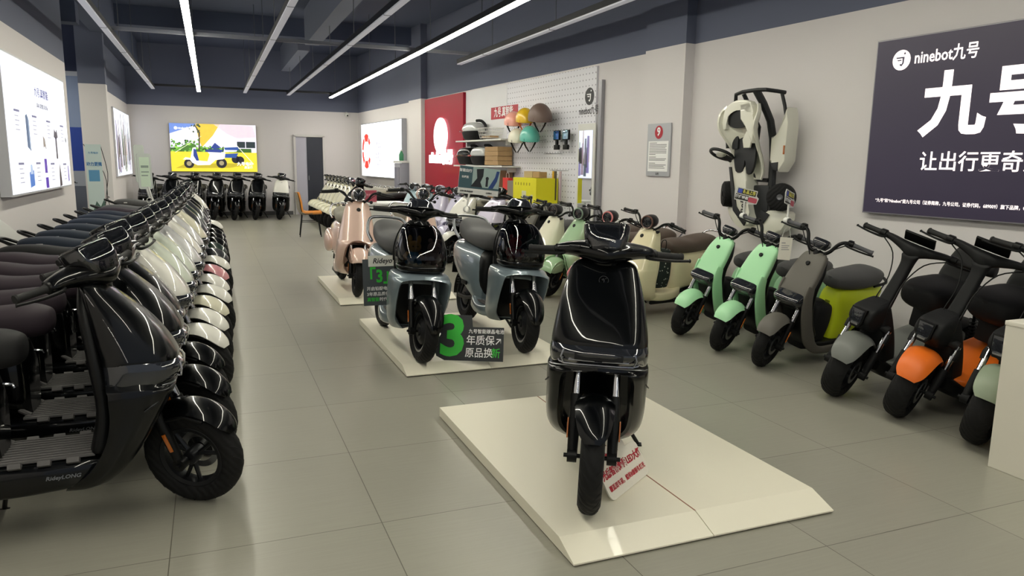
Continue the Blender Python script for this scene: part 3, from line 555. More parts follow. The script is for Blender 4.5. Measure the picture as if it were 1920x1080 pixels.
# ---------------------------------------------------------------- E : fat-tyred utility scooter with stem frame, flat tablet display and bench with head pad
def make_utility():
    r = empty('electric_scooter'); R = .205; body = paint('utility', '6d706c', 0, .5); MATS['paint_utility'].node_tree.nodes['Principled BSDF'].inputs['Coat Weight'].default_value = .1
    wheel(r, 0, R, .125, 'front_wheel', ns=5)
    fork(r, (-.145, .50), R, .115, .36, m=matte_black, refl=False)
    P('front_fender', lambda bm: fender(bm, 0, R, [(30, .232, .05, .008), (42, .242, .078, .025), (65, .25, .09, .035), (100, .25, .092, .035), (135, .245, .088, .035), (155, .24, .07, .02)], th=.008, n=9), body, r)
    P('fork_crown', lambda bm: tube(bm, [(-.115, -.12, .42), (-.14, -.118, .475), (-.15, -.06, .50), (-.155, 0, .505), (-.15, .06, .50), (-.14, .118, .475), (-.115, .12, .42)], .022, n=10, smooth=3), matte_black, [c for c in r.children if c.name.split('.')[0] == 'front_fork'][0])
    P('steering_stem', lambda bm: loft(bm, [(-.16, .50, .05, .05, -25, 3.5), (-.21, .62, .045, .045, -22, 3.5), (-.28, .78, .038, .04, -22, 3.5), (-.33, .90, .038, .04, -22, 3.5), (-.35, .96, .055, .05, -22, 3.5)], n=24), matte_black, r)
    hl = P('headlight', lambda bm: loft(bm, [(-.13, .655, .062, .05, -15, 5), (-.09, .625, .082, .08, -12, 5), (-.075, .55, .085, .085, -4, 5), (-.095, .485, .065, .07, 8, 5), (-.11, .46, .05, .05, 8, 5)], n=32, rnd=.008), matte_black, r)
    P('light_bezel', lambda bm: slab(bm, [(.055, .060), (-.055, .060), (-.048, -.03), (-.028, -.065), (.028, -.065), (.048, -.03)], -.01, .012, .003, 'xy'), satin_black, hl).data.transform(frame((.008, 0, .560), (0, 1, 0), (-.12, 0, 1)))
    P('light_lens', lambda bm: slab(bm, [(.044, .050), (-.044, .050), (-.038, -.028), (-.022, -.052), (.022, -.052), (.038, -.028)], .0, .016, .003, 'xy'), lamp_glass, hl).data.transform(frame((.008, 0, .560), (0, 1, 0), (-.12, 0, 1)))
    P('light_bar', lambda bm: box(bm, (.030, 0, .522), (.006, .05, .016), .002), lamp_silver, hl)
    P('head_tube_cover', lambda bm: loft(bm, [(-.16, .62, .075, .05, 0, 4), (-.20, .50, .092, .065, 0, 4), (-.24, .38, .10, .075, 0, 4), (-.27, .27, .10, .08, 0, 4), (-.27, .23, .08, .06, 0, 4)], n=28), matte_black, r)
    hb = P('handlebar', lambda bm: lofty(bm, [(-.24, -.39, 1.005, .016, .016, 2.5), (-.17, -.385, 1.005, .024, .02, 3), (-.08, -.37, .99, .036, .03, 3), (0, -.355, .975, .05, .045, 3), (.08, -.37, .99, .036, .03, 3), (.17, -.385, 1.005, .024, .02, 3), (.24, -.39, 1.005, .016, .016, 2.5)], n=22), matte_black, r)
    P('tablet_display', lambda bm: box(bm, (-.375, 0, 1.055), (.014, .19, .085), .004, Matrix.Rotation(rad(40), 4, 'Y')), satin_black, hb)
    grips(hb, [((-.395, s*.24, 1.005), (-.42, s*.36, 1.0)) for s in (-1, 1)], r=.018)
    PP('brake_cable', lambda bm, s: tube(bm, [(-.36, s*.2, .99), (-.31, s*.10, .93), (-.25, s*.05, .80), (-.19, s*.05, .68), (-.14, s*.05, .6)], .004, n=6, smooth=4), satin_black, hb)
    P('floorboard', lambda bm: loftx(bm, [(-.20, 0, .235, .09, .045, 4), (-.27, 0, .20, .15, .055, 4), (-.4, 0, .165, .175, .05, 5), (-.7, 0, .17, .175, .055, 5), (-.9, 0, .22, .14, .06, 4)], n=32), satin_black, r)
    P('deck_cover', lambda bm: loftx(bm, [(-.24, 0, .245, .03, .01, 4), (-.27, 0, .25, .14, .02, 5), (-.36, 0, .24, .17, .045, 5), (-.5, 0, .255, .175, .055, 5), (-.66, 0, .29, .18, .06, 5), (-.82, 0, .32, .175, .07, 4), (-.98, 0, .36, .13, .05, 3.5), (-1.05, 0, .37, .07, .02, 3)], n=32), body, r)
    P('battery_box', lambda bm: box(bm, (-.80, 0, .49), (.26, .2, .18), .03), matte_black, r)
    PP('seat_post', lambda bm, s: tube(bm, [(-.72, s*.07, .5), (-.82, s*.07, .64)], .02, n=10), matte_black, r)
    P('seat', lambda bm: loftx(bm, [(-.50, 0, .68, .05, .03, 2.4), (-.53, 0, .66, .12, .07, 2.8), (-.62, 0, .655, .16, .105, 3), (-.75, 0, .66, .165, .11, 3), (-.86, 0, .68, .15, .09, 3), (-.92, 0, .69, .10, .05, 2.4)], n=30, sub=5), seat_black, r)
    P('backrest', lambda bm: loft(bm, [(-.86, .70, .10, .025, 20, 4), (-.89, .78, .115, .028, 18, 4), (-.93, .92, .085, .026, 16, 4), (-.94, .96, .065, .018, 16, 4)], n=28), satin_black, r)
    P('rear_rack', lambda bm: (loftx(bm, [(-.86, 0, .64, .11, .03, 3), (-1.0, 0, .645, .125, .04, 3), (-1.2, 0, .66, .10, .03, 3)], n=24), tube(bm, [(-1.15, 0, .66), (-1.17, 0, .78)], .018, n=10)), matte_black, r)
    P('head_pad', lambda bm: lofty(bm, [(-.085, -1.18, .82, .02, .03, 2.2), (-.065, -1.18, .82, .034, .048, 2.3), (.065, -1.18, .82, .034, .048, 2.3), (.085, -1.18, .82, .02, .03, 2.2)], n=20), matte_black, r)
    rear_end(r, -1.12, R, .125)
    P('rear_fender', lambda bm: (fender(bm, -1.12, R, [(50, .24, .07, .01), (100, .25, .09, .02), (150, .255, .085, .02), (185, .26, .07, .02)], th=.008), box(bm, (-1.42, 0, .36), (.02, .15, .13), .006)), matte_black, r)
    side_stand(r, -.62, ylen=.16, top=.17)
    return r
# ================================================================== ROOM
A45 = rad(4.5); WC = Vector((3.884, 21.1, 0)); WD = Vector((math.sin(A45), -math.cos(A45), 0)); WN = Vector((-math.cos(A45), -math.sin(A45), 0))
WM = frame(WC, WD, (0, 0, 1))                 # right wall: local x along the wall towards the entrance, y up, z out into the room
LM = frame((-1.85, 0, 0), (0, 1, 0), (0, 0, 1))  # left partition
BM = frame((0, 21.1, 0), (1, 0, 0), (0, 0, 1))   # back wall
LINE = 2.79
def two_tone(name, low, high, z=LINE, rough=.75):
    m = bpy.data.materials.new(name); m.use_nodes = True; nt = m.node_tree; b = nt.nodes['Principled BSDF']; b.inputs['Roughness'].default_value = rough
    g = nt.nodes.new('ShaderNodeNewGeometry'); sx = nt.nodes.new('ShaderNodeSeparateXYZ'); nt.links.new(g.outputs['Position'], sx.inputs[0])
    gt = nt.nodes.new('ShaderNodeMath'); gt.operation = 'GREATER_THAN'; gt.inputs[1].default_value = z; nt.links.new(sx.outputs['Z'], gt.inputs[0])
    mx = nt.nodes.new('ShaderNodeMix'); mx.data_type = 'RGBA'; mx.inputs[6].default_value = srgb(low); mx.inputs[7].default_value = srgb(high)
    nt.links.new(gt.outputs[0], mx.inputs[0]); nt.links.new(mx.outputs[2], b.inputs['Base Color'])
    n = nt.nodes.new('ShaderNodeTexNoise'); n.inputs['Scale'].default_value = 90; nt.links.new(g.outputs['Position'], n.inputs['Vector'])
    bp = nt.nodes.new('ShaderNodeBump'); bp.inputs['Strength'].default_value = .05; bp.inputs['Distance'].default_value = .002; nt.links.new(n.outputs[0], bp.inputs['Height']); nt.links.new(bp.outputs[0], b.inputs['Normal'])
    return m
wall_m = two_tone('wall_paint', 'dcd8d9', '63697e'); ceil_m = mat('ceiling_paint', '485168', .8, var=.03, vscale=2)
def floor_material():
    m = bpy.data.materials.new('floor_tiles'); m.use_nodes = True; nt = m.node_tree; b = nt.nodes['Principled BSDF']
    g = nt.nodes.new('ShaderNodeNewGeometry'); mp = nt.nodes.new('ShaderNodeMapping'); mp.inputs['Location'].default_value = (-.587, -2.843, 0); nt.links.new(g.outputs['Position'], mp.inputs[0])
    br = nt.nodes.new('ShaderNodeTexBrick'); br.offset = 0; br.squash = 1; br.inputs['Scale'].default_value = 1; br.inputs['Mortar Size'].default_value = .0022; br.inputs['Mortar Smooth'].default_value = .3
    br.inputs['Brick Width'].default_value = .8; br.inputs['Row Height'].default_value = .8
    br.inputs['Color1'].default_value = srgb('98968a'); br.inputs['Color2'].default_value = srgb('939186'); br.inputs['Mortar'].default_value = srgb('5d5a50')
    nt.links.new(mp.outputs[0], br.inputs['Vector'])
    n = nt.nodes.new('ShaderNodeTexNoise'); n.inputs['Scale'].default_value = 1.2; n.inputs['Detail'].default_value = 5; nt.links.new(g.outputs['Position'], n.inputs['Vector'])
    mp2 = nt.nodes.new('ShaderNodeMapping'); mp2.inputs['Scale'].default_value = (2, 40, 1); nt.links.new(g.outputs['Position'], mp2.inputs[0])
    n2 = nt.nodes.new('ShaderNodeTexNoise'); n2.inputs['Scale'].default_value = 2; nt.links.new(mp2.outputs[0], n2.inputs['Vector'])
    ad = nt.nodes.new('ShaderNodeMath'); ad.operation = 'ADD'; nt.links.new(n.outputs[0], ad.inputs[0]); nt.links.new(n2.outputs[0], ad.inputs[1])
    mr = nt.nodes.new('ShaderNodeMapRange'); mr.inputs[1].default_value = .5; mr.inputs[2].default_value = 1.5; mr.inputs[3].default_value = .92; mr.inputs[4].default_value = 1.06; nt.links.new(ad.outputs[0], mr.inputs[0])
    hs = nt.nodes.new('ShaderNodeHueSaturation'); nt.links.new(mr.outputs[0], hs.inputs['Value']); nt.links.new(br.outputs[0], hs.inputs['Color']); nt.links.new(hs.outputs[0], b.inputs['Base Color'])
    b.inputs['Roughness'].default_value = .33; b.inputs['Specular IOR Level'].default_value = .45
    bp = nt.nodes.new('ShaderNodeBump'); bp.inputs['Strength'].default_value = .12; bp.inputs['Distance'].default_value = .002; nt.links.new(n2.outputs[0], bp.inputs['Height']); nt.links.new(bp.outputs[0], b.inputs['Normal'])
    return m
floor_m = floor_material()
def struct(name, fn, m, **k): return tag(P(name, fn, m, None, smooth=False, **k), kind='structure')
def wbox(bm, M, x0, x1, y0, y1, z0, z1, bev=0): box(bm, M@Vector(((x0+x1)/2, (y0+y1)/2, (z0+z1)/2)), (x1-x0, y1-y0, z1-z0), bev, M.to_3x3().to_4x4())
CH = 4.3
struct('floor', lambda bm: box(bm, (1, 8.5, -.05), (15, 27, .1)), floor_m)
struct('ceiling', lambda bm: box(bm, (1, 8.5, CH+.05), (15, 27, .1)), ceil_m)
struct('wall_back', lambda bm: box(bm, (.2, 21.2, CH/2), (7.8, .2, CH)), wall_m)
struct('wall_right', lambda bm: wbox(bm, WM, -.1, 26.2, 0, CH, -.2, 0), wall_m)
struct('wall_left', lambda bm: box(bm, (-2.0, 3.74, CH/2), (.3, 17.48, CH)), wall_m)
struct('wall_left_rear', lambda bm: box(bm, (-1.95, 18.5, CH/2), (.2, 5.2, CH)), wall_m)
struct('pillar_left', lambda bm: box(bm, (-1.92, 15.79, CH/2), (.44, .2, CH)), wall_m)
struct('wall_adjoining', lambda bm: (box(bm, (-4.3, 17.3, CH/2), (4.6, .1, CH)), box(bm, (-6.5, 8, CH/2), (.1, 19, CH))), mat('adjoining_wall', '39415e', .8, var=.03))
# painted bands of the unit next door
bands = [(3.05, 3.14, 'c9cddc'), (2.06, 3.05, '8fa0c4'), (1.2, 2.06, '2747a8'), (.9, 1.2, 'b0b6c4'), (0, .9, '6e7484')]
for z0, z1, c in bands: struct('trim_1', lambda bm: box(bm, (-4.3, 17.24, (z0+z1)/2), (4.5, .03, z1-z0)), mat('band_'+c, c, .6, var=.03))
struct('pillar_right', lambda bm: wbox(bm, WM, 13.36, 14.08, 0, CH, 0, .13), wall_m)
struct('pillar_right_rear', lambda bm: wbox(bm, WM, 4.75, 5.55, 0, CH, 0, .14), wall_m)
skirt = mat('skirting', '5a5a5c', .5, var=.03)
struct('baseboard_back', lambda bm: (box(bm, (.1, 21.09, .05), (3.9, .02, .10)), box(bm, (3.4, 21.09, .05), (.95, .02, .10))), skirt)
struct('baseboard_right', lambda bm: wbox(bm, WM, 0, 26, 0, .1, 0, .012), skirt)
struct('baseboard_left', lambda bm: box(bm, (-1.845, 3.74, .05), (.012, 17.4, .1)), skirt)
# ceiling beams
beam_m = mat('beam_paint', '6c7284', .8, var=.03)
for (a, b, c, d, z) in ((1.80, 2.06, -5, 15.2, 3.66), (1.80, 2.04, 16.4, 20.4, 3.72)):
    struct('beam', lambda bm: box(bm, ((a+b)/2, (c+d)/2, (z+CH)/2), (b-a, d-c, CH-z)), beam_m)
struct('beam', lambda bm: box(bm, (1.0, 16.3, 4.12), (8, .3, .36)), ceil_m)
struct('beam', lambda bm: box(bm, (-1.7, 8, 4.0), (.35, 26, .6)), ceil_m)
struct('beam', lambda bm: box(bm, (-3.9, 12.9, 3.85), (4.4, .3, .9)), ceil_m)
# door in the back wall (opening with a dark sliding leaf)
dr = empty('door_1', (2.5, 21.1, 0)); dr['kind'] = 'structure'
def D(name, c, s, m, bev=.004): o = P(name, lambda bm: box(bm, (c[0]-2.5, c[1]-21.1, c[2]), s, bev), m, dr, smooth=False); return o
D('door_leaf', (2.67, 21.075, 1.05), (.42, .04, 2.08), mat('door_dark', '2b2f3c', .35, var=.04))
D('door_panel', (2.31, 21.085, 1.05), (.3, .02, 2.08), mat('door_pale', 'b9b8c6', .6, var=.03))
frm = mat('door_frame', 'cfcdcb', .5, var=.02)
D('door_frame', (2.14, 21.07, 1.06), (.06, .09, 2.14), frm); D('door_frame', (2.91, 21.07, 1.06), (.06, .09, 2.14), frm); D('door_frame', (2.525, 21.07, 2.13), (.83, .09, .06), frm)
D('door_handle', (2.49, 21.04, 1.0), (.02, .05, .12), steel)

# ------------------------------------------------------------------ light strips hung from the ceiling
strip_on = emis('tube_lit', 'fffbe8', STRIP_ON); strip_dim = mat('tube_unlit_glow', 'd4d4dc', .5, emit=0, var=.03); housing = mat('light_housing', '1d1f24', .5, var=.05)
strip_dim.node_tree.nodes['Principled BSDF'].inputs['Emission Color'].default_value = (.75, .78, .9, 1); strip_dim.node_tree.nodes['Principled BSDF'].inputs['Emission Strength'].default_value = .16  # switched-off diffusers carry a faint added glow for their grey tone
SZ = 3.1
lab = {0: 'unlit linear ceiling tube hanging nearest the left wall', 1: 'brightly lit linear ceiling tube over the left row of scooters', 2: 'unlit linear ceiling tube just right of the left bright one',
       3: 'unlit linear ceiling tube between the central beam and the right bright one', 4: 'brightly lit linear ceiling tube running over the display platforms', 5: 'short unlit tube along the right wall ending above the pegboard'}
for i, (x, y1, on) in enumerate([(-1.17, 20.0, 0), (-.17, 20.2, 1), (.885, 20.0, 0), (1.93, 20.1, 0), (3.02, 20.3, 1), (3.97, 12.3, 0)]):
    y0 = -4.6
    t = empty('linear_light', (x, y0, SZ), 0, lab[i], 'ceiling light', 'linear lights hung under the ceiling')
    P('light_housing', lambda bm: box(bm, (0, (y1-y0)/2, .045), (.085, y1-y0, .07), .004), housing, t, smooth=False)
    df = P('diffuser', lambda bm: box(bm, (0, (y1-y0)/2, .002), (.078, y1-y0-.02, .018), .004), strip_on if on else strip_dim, t, smooth=False)
    [P('joint', lambda bm: box(bm, (0, 1.2+k*2.4, .001), (.082, .012, .022)), housing, t, smooth=False) for k in range(int((y1-y0)/2.4)+1) if 1.2+k*2.4 < y1-y0]
    for k in range(6):
        yy = 8.5+k*2.2
        if yy < y1: P('hanging_rod', lambda bm: tube(bm, [(.0, yy-y0, .08), (.0, yy-y0, CH-SZ)], .006, n=6), steel, t)
for y_, x0, x1, l in ((11.7, -1.17, 3.97, 'thin grey cross rail linking the hanging tubes midway along the shop'), (20.05, -1.17, 3.02, 'dark cross rail joining the far ends of the hanging tubes')):
    cr = P('cross_rail', lambda bm: box(bm, (0, 0, 0), (x1-x0, .05, .05), .004), housing if y_ > 15 else mat('rail_grey', '8a8d98', .6, var=.04), None, smooth=False)
    cr.location = ((x0+x1)/2, y_, SZ+.04+.06); tag(cr, l, 'rail')

t = empty('linear_light', (-3.4, 13.4, 3.3), 0, 'added unseen ceiling tube brightening the neighbouring unit behind the gap on the left', 'ceiling light')  # tube added out of sight to brighten the walls next door
P('light_housing', lambda bm: box(bm, (0, 1.4, .045), (.085, 2.8, .07), .004), housing, t, smooth=False); P('diffuser', lambda bm: box(bm, (0, 1.4, .002), (.16, 2.8, .018), .004), strip_on, t, smooth=False); P('hanging_rod', lambda bm: tube(bm, [(0, 1.4, .08), (0, 1.4, CH-3.3)], .006, n=6), steel, t)
# ------------------------------------------------------------------ right wall fittings
def writeW(s, size, x, y, z, m, par, M=WM, **k): return write(s, size, M@Matrix.Translation((x, y, z)), m, par, **k)
ink_white = mat('ink_white', 'f2f2f2', .5); ink_red = mat('ink_red', 'b32335', .5, var=.03); ink_dark = mat('ink_dark', '26262b', .5, var=.03); ink_grey = mat('ink_grey', '8e8e92', .5, var=.03); ink_green = mat('ink_green', '35c23c', .45, var=.02)
# logo mark: disc with a little swift figure
def logo(M, x, y, r, m_disc, m_mark, par, z=.001, ry=None):
    ry = ry or r
    polys(M, [[(x+a, y+b) for a, b in circ(0, 0, r, 36, ry)]], m_disc, par, 'logo_disc', z)
    S_ = lambda ps: [(x+a*r, y+b*ry) for a, b in ps]
    polys(M, [S_([(-.62, .30), (.10, .30), (.22, .16), (-.52, .16)]), S_([(-.5, .04), (-.02, .04), (.06, -.08), (-.36, -.08)]), S_([(.10, .30), (.34, .30), (.30, -.34), (.08, -.62), (-.16, -.52), (-.12, -.36), (.06, -.4), (.14, -.22)]), S_(circ(.34, .62, .11, 12))], m_mark, par, 'logo_mark', z+.002)
# big dark backlit sign
sg = empty('wall_sign', WM@Vector((17.7, 1.1, 0)), 0, 'large dark purple backlit sign with white Chinese lettering, on right wall above the utility scooters', 'sign')
sgi = sg.matrix_world.inverted() if False else Matrix.Translation(-(WM@Vector((17.7, 1.1, 0))))
SM = sgi@WM
sign_face = emis('sign_face', '3a3247', .5, .12, 1.2)
P('sign_box', lambda bm: wbox(bm, SM, 16.42, 18.95, 1.105, 2.50, .005, .06, .004), mat('sign_edge', '8c8a90', .4, .5, var=.03), sg, smooth=False)
polys(SM, [rect(16.43, 1.115, 18.94, 2.49)], sign_face, sg, 'sign_panel', .0612)
let = emis('letter_glow', 'fdf1ec', 1.5, .04, 2)
logo(SM, 16.655, 2.325, .078, let, emis('logo_ink', '4a4560', .4), sg, .063)
write('ninebot九号', .125, SM@Matrix.Translation((17.02, 2.325, .064)), let, sg, bold=.014, sx=.80)
write('九号', .50, SM@Matrix.Translation((17.37, 1.93, .064)), let, sg, bold=.03, sx=1.02, res=3)
write('让出行更奇妙', .155, SM@Matrix.Translation((17.36, 1.525, .064)), let, sg, bold=.010, sx=1.0)
write('“九号”和“Ninebot”是九号公司（证券简称，九号公司，证券代码，689009）旗下品牌，◎是九号公司注册商标', .034, SM@Matrix.Translation((16.54, 1.215, .064)), let, sg, bold=.008, align='LEFT', sx=.9)
# info plate on the pillar
ip = empty('notice_board', WM@Vector((13.72, 1.35, .13)), 0, 'small grey notice plate with a red round badge on the right pillar', 'notice')
IM = Matrix.Translation(-(WM@Vector((13.72, 1.35, .13))))@WM@Matrix.Translation((13.36, 1.35, .150)); 
board(IM, rrect(.13, 0, .56, .60, .01), .015, mat('plate_grey', 'b9bbc0', .35, .4, var=.03), ip, 'plate')
IM2 = IM@Matrix.Translation((.13, 0, .001))
polys(IM2, [rect(.03, .055, .40, .40)], ink_white, ip, 'paper', .001)
polys(IM2, [circ(.215, .50, .075, 30)], ink_red, ip, 'badge', .001)
write('9', .13, IM2@Matrix.Translation((.215, .503, .003)), ink_white, ip, bold=.03)
polys(IM2, [rect(.05, y, .05+w_, y+.008) for y, w_ in [(.375, .14), (.355, .32), (.338, .32), (.318, .3), (.298, .32), (.28, .32), (.262, .32), (.245, .12), (.215, .13), (.195, .32), (.18, .30), (.145, .12), (.125, .32), (.11, .28), (.09, .3)]], ink_grey, ip, 'printed_text', .002)
write('九号', .03, IM2@Matrix.Translation((.215, .025, .002)), ink_dark, ip, bold=.02)
# red feature panel with glowing logo
rp = empty('logo_panel', WM@Vector((6.7, 0, 0)), 0, 'tall red gloss panel with glowing white oval logo on right wall', 'panel')
RM = Matrix.Translation(-(WM@Vector((6.7, 0, 0))))@WM
red_m = mat('red_panel', 'a3142f', .55, coat=.1, spec=.3, var=.04)
P('panel', lambda bm: wbox(bm, RM, 5.62, 7.70, 0.02, 2.76, .005, .08, .003), red_m, rp, smooth=False)
glow = emis('logo_glow', 'ffffff', 2.0)
def ovl(bm):
    slab(bm, circ(6.62, 1.99, .36, 40, .355), .10, .125, 0, 'xy')
    for v in bm.verts: v.co = RM@v.co
P('glowing_disc', ovl, glow, rp, smooth=False)
write('ninebot九号', .30, RM@Matrix.Translation((6.62, 1.56, .11)), glow, rp, name='glowing_letters', bold=.045, ext=.02, sx=.82)
# pegboard wall
def peg_material():
    m = mat('pegboard', 'e4e4ea', .5); nt = m.node_tree; b = nt.nodes['Principled BSDF']; tc = nt.nodes.new('ShaderNodeTexCoord')
    mp = nt.nodes.new('ShaderNodeMapping'); mp.inputs['Scale'].default_value = (12.5, 12.5, 0); nt.links.new(tc.outputs['Object'], mp.inputs[0])
    vm = nt.nodes.new('ShaderNodeVectorMath'); vm.operation = 'FRACTION'; nt.links.new(mp.outputs[0], vm.inputs[0])
    ds = nt.nodes.new('ShaderNodeVectorMath'); ds.operation = 'DISTANCE'; ds.inputs[1].default_value = (.5, .5, 0); nt.links.new(vm.outputs[0], ds.inputs[0])
    lt = nt.nodes.new('ShaderNodeMath'); lt.operation = 'LESS_THAN'; lt.inputs[1].default_value = .13; nt.links.new(ds.outputs['Value'], lt.inputs[0])
    mx = nt.nodes.new('ShaderNodeMix'); mx.data_type = 'RGBA'; mx.inputs[6].default_value = srgb('e2e2ea'); mx.inputs[7].default_value = srgb('8d8d98'); nt.links.new(lt.outputs[0], mx.inputs[0]); nt.links.new(mx.outputs[2], b.inputs['Base Color'])
    return m
pg = empty('display_wall', WM@Vector((10, 0, 0)), 0, 'white pegboard display wall between red panel and right pillar', 'display wall')
PM = Matrix.Translation(-(WM@Vector((10, 0, 0))))@WM
P('backing_board', lambda bm: wbox(bm, PM, 7.72, 9.45, 0, 2.76, .003, .03), mat('board_white', 'e0e0e4', .5, var=.02), pg, smooth=False)
po = P('pegboard', lambda bm: box(bm, (1.35, 1.38, .015), (2.7, 2.76, .03)), peg_material(), pg, smooth=False); po.matrix_basis = PM@Matrix.Translation((9.46, 0, 0))
P('edge_post', lambda bm: wbox(bm, PM, 12.26, 12.33, 0, 2.57, .003, .055, .004), mat('post_grey', '9a9aa0', .4, .5, var=.03), pg, smooth=False)
logo(PM, 12.0, 2.38, .115, ink_dark, ink_white, pg, .032)
write('ninebot九号', .135, PM@Matrix.Translation((11.99, 2.19, .033)), ink_dark, pg, bold=.006, sx=.72)
mirror_m = mat('mirror_glass', 'e8ecf0', .02, 1)
mr_ = empty('wall_mirror', WM@Vector((11.98, .6, .03)), 0, 'tall narrow frameless mirror on the pegboard below the black logo', 'mirror')
MM = Matrix.Translation(-(WM@Vector((11.98, .6, .03))))@WM
P('mirror_frame', lambda bm: wbox(bm, MM, 11.76, 12.2, .55, 2.02, .031, .05, .004), white_pl, mr_, smooth=False)
P('mirror_pane', lambda bm: wbox(bm, MM, 11.80, 12.15, .58, 1.93, .05, .054), mirror_m, mr_, smooth=False)
rs = empty('slogan_plate', WM@Vector((9.35, 2.21, .03)), 0, 'red rectangular plate with white Chinese characters above the helmets', 'sign')
QM = Matrix.Translation(-(WM@Vector((9.35, 2.21, .03))))@WM@Matrix.Translation((8.85, 2.21, .031))
board(QM, rect(0, 0, 1.02, .20), -.006, ink_red, rs, 'plate'); write('九号.真智能', .17, QM@Matrix.Translation((.49, .1, .0075)), ink_white, rs, bold=.02, sx=.82)
# shelves
def shelf(x0, x1, z, d, label):
    o = P('wall_shelf', lambda bm: (box(bm, (0, 0, 0), (x1-x0, .025, d), .004), [box(bm, (sx*(x1-x0)*.42, -.05, -d*.25), (.015, .08, d*.5)) for sx in (-1, 1)]), white_pl, None, smooth=False)
    o.matrix_world = WM@Matrix.Translation(((x0+x1)/2, z-.0125, .03+d/2)); tag(o, label, 'shelf', None)
shelf(8.0, 9.9, 1.86, .32, 'upper white wall shelf holding a grey top box and wire basket')
shelf(7.95, 10.0, 1.43, .34, 'middle white wall shelf holding two top boxes and flat cartons')
shelf(9.3, 11.35, .90, .45, 'lowest white wall shelf holding a big yellow carton')
def onwall(name, x, z, out, label, cat, group=None, rot=0):
    e = empty(name, (0, 0, 0), 0, label, cat, group); e.matrix_world = WM@Matrix.Translation((x, z, out))@Matrix.Rotation(rad(rot), 4, 'Y'); return e
# local axes on the wall things: x along wall, y up, z out
def top_box(x, z, lid, label, w_=.40):
    e = onwall('top_box', x, z, .19, label, 'storage box', 'scooter top boxes on the shelves')
    def ring_body(bm, keys, n=28):
        K = catmull(keys, 4); rings(bm, [[Vector((spow(math.cos(2*PI*i/n), 2/3.2)*k[1], k[0], spow(math.sin(2*PI*i/n), 2/3.2)*k[2])) for i in range(n)] for k in K])
    P('box_base', lambda bm: ring_body(bm, [(0, w_*.30, .11), (.03, w_*.40, .13), (.13, w_*.50, .15), (.15, w_*.5, .15)]), matte_black, e)
    P('lid', lambda bm: ring_body(bm, [(.155, w_*.5, .15), (.20, w_*.49, .148), (.27, w_*.40, .12), (.30, w_*.24, .07), (.305, .03, .02)]), lid, e)
    P('red_reflector', lambda bm: box(bm, (-w_*.36, .155, .12), (w_*.3, .03, .05), .008), red_lens, e)
    P('backrest_pad', lambda bm: tube(bm, [(w_*.5, .15, -.1), (w_*.5, .25, -.09), (w_*.36, .325, -.05), (w_*.2, .33, 0)], .025, n=8, smooth=3), seat_black, e)
lid_grey = mat('lid_grey', 'b5b8b8', .3, coat=.6, var=.03)
top_box(8.45, 1.87, lid_grey, 'grey-lidded black top box on the upper wall shelf', .62)
top_box(8.22, 1.44, gloss_black, 'all-black top box at left end of the middle wall shelf', .62)
top_box(8.82, 1.44, lid_grey, 'grey-lidded black top box on middle shelf beside flat cartons', .58)
e = onwall('wire_basket', 9.15, 1.87, .18, 'white wire scooter basket on the upper shelf right of the top box', 'basket')
def bask(bm):
    for k in range(4): z = .02+k*.055; a, b = .20+.012*k, .11+.01*k; tube(bm, [(-a, z, -b), (a, z, -b), (a, z, b), (-a, z, b), (-a, z, -b)], .004, n=5)
    for i in range(9):
        t = -1+2*i/8
        for s in (-1, 1): tube(bm, [(t*.19, .02, s*.11), (t*.23, .19, s*.14)], .0035, n=5)
P('wire_frame', bask, white_pl, e); P('basket_contents', lambda bm: box(bm, (-.02, .035, 0), (.3, .04, .18), .01), mat('cardboard', 'a98a62', .8, var=.08, vscale=20), e)
card = MATS['cardboard']; card2 = mat('cardboard_pale', 'b5a07c', .8, var=.06, vscale=20)
def carton(x, z, out, s, m, label, group=None, bits=None, rot=0, cat='carton'):
    e = onwall('cardboard_box', x, z, out, label, cat, group, rot)
    P('carton', lambda bm: box(bm, (0, s[1]/2, 0), s, .003), m, e, smooth=False)
    P('packing_tape', lambda bm: box(bm, (0, s[1]+.0005, 0), (s[0]*.98, .001, .04)), card2, e, smooth=False)
    if bits: bits(e, s)
    return e
for k in range(4): carton(9.5, 1.44+k*.075, .2, (.52-.02*(k % 2), .072, .26), card, ['lowest', 'second', 'third', 'topmost'][k]+' of the four flat brown cartons stacked on the middle shelf', 'flat cartons on the middle shelf')
yel = mat('yellow_carton', 'e8e01c', .5, var=.04)
def ybits(e, s):
    M2 = Matrix.Translation((0, 0, s[2]/2+.001)); ph = mat('label_paper', 'd8d6b0', .6)
    polys(M2, [rect(-.08, .04, .06, .17), rect(.2, .02, .27, .12)], ph, e, 'paper_label', 0); polys(M2, [rect(-.3+k*.09, .25, -.27+k*.09, .29) for k in range(6)], mat('yellow_ink', 'a89c10', .6), e, 'printed_marks', 0)
carton(10.92, .905, .26, (.74, .36, .36), yel, 'large bright yellow carton on the lowest wall shelf', bits=ybits)
carton(10.82, 1.27, .26, (.26, .09, .14), card2, 'small pale brown carton on top of the yellow carton, left one')
carton(11.06, 1.27, .26, (.2, .085, .13), card, 'small brown carton on top of the yellow carton, right one')
carton(9.62, .905, .22, (.34, .45, .3), mat('carton_brown', '8d6f55', .8, var=.06), 'tall brown carton on lowest shelf, left of the red bag')
carton(10.33, .905, .2, (.34, .30, .3), mat('carton_taupe', '847b6e', .8, var=.06), 'greyish brown carton on lowest shelf between red bag and yellow carton')
e = onwall('gift_bag', 10.03, .905, .28, 'red paper bag standing between cartons on the lowest shelf', 'bag')
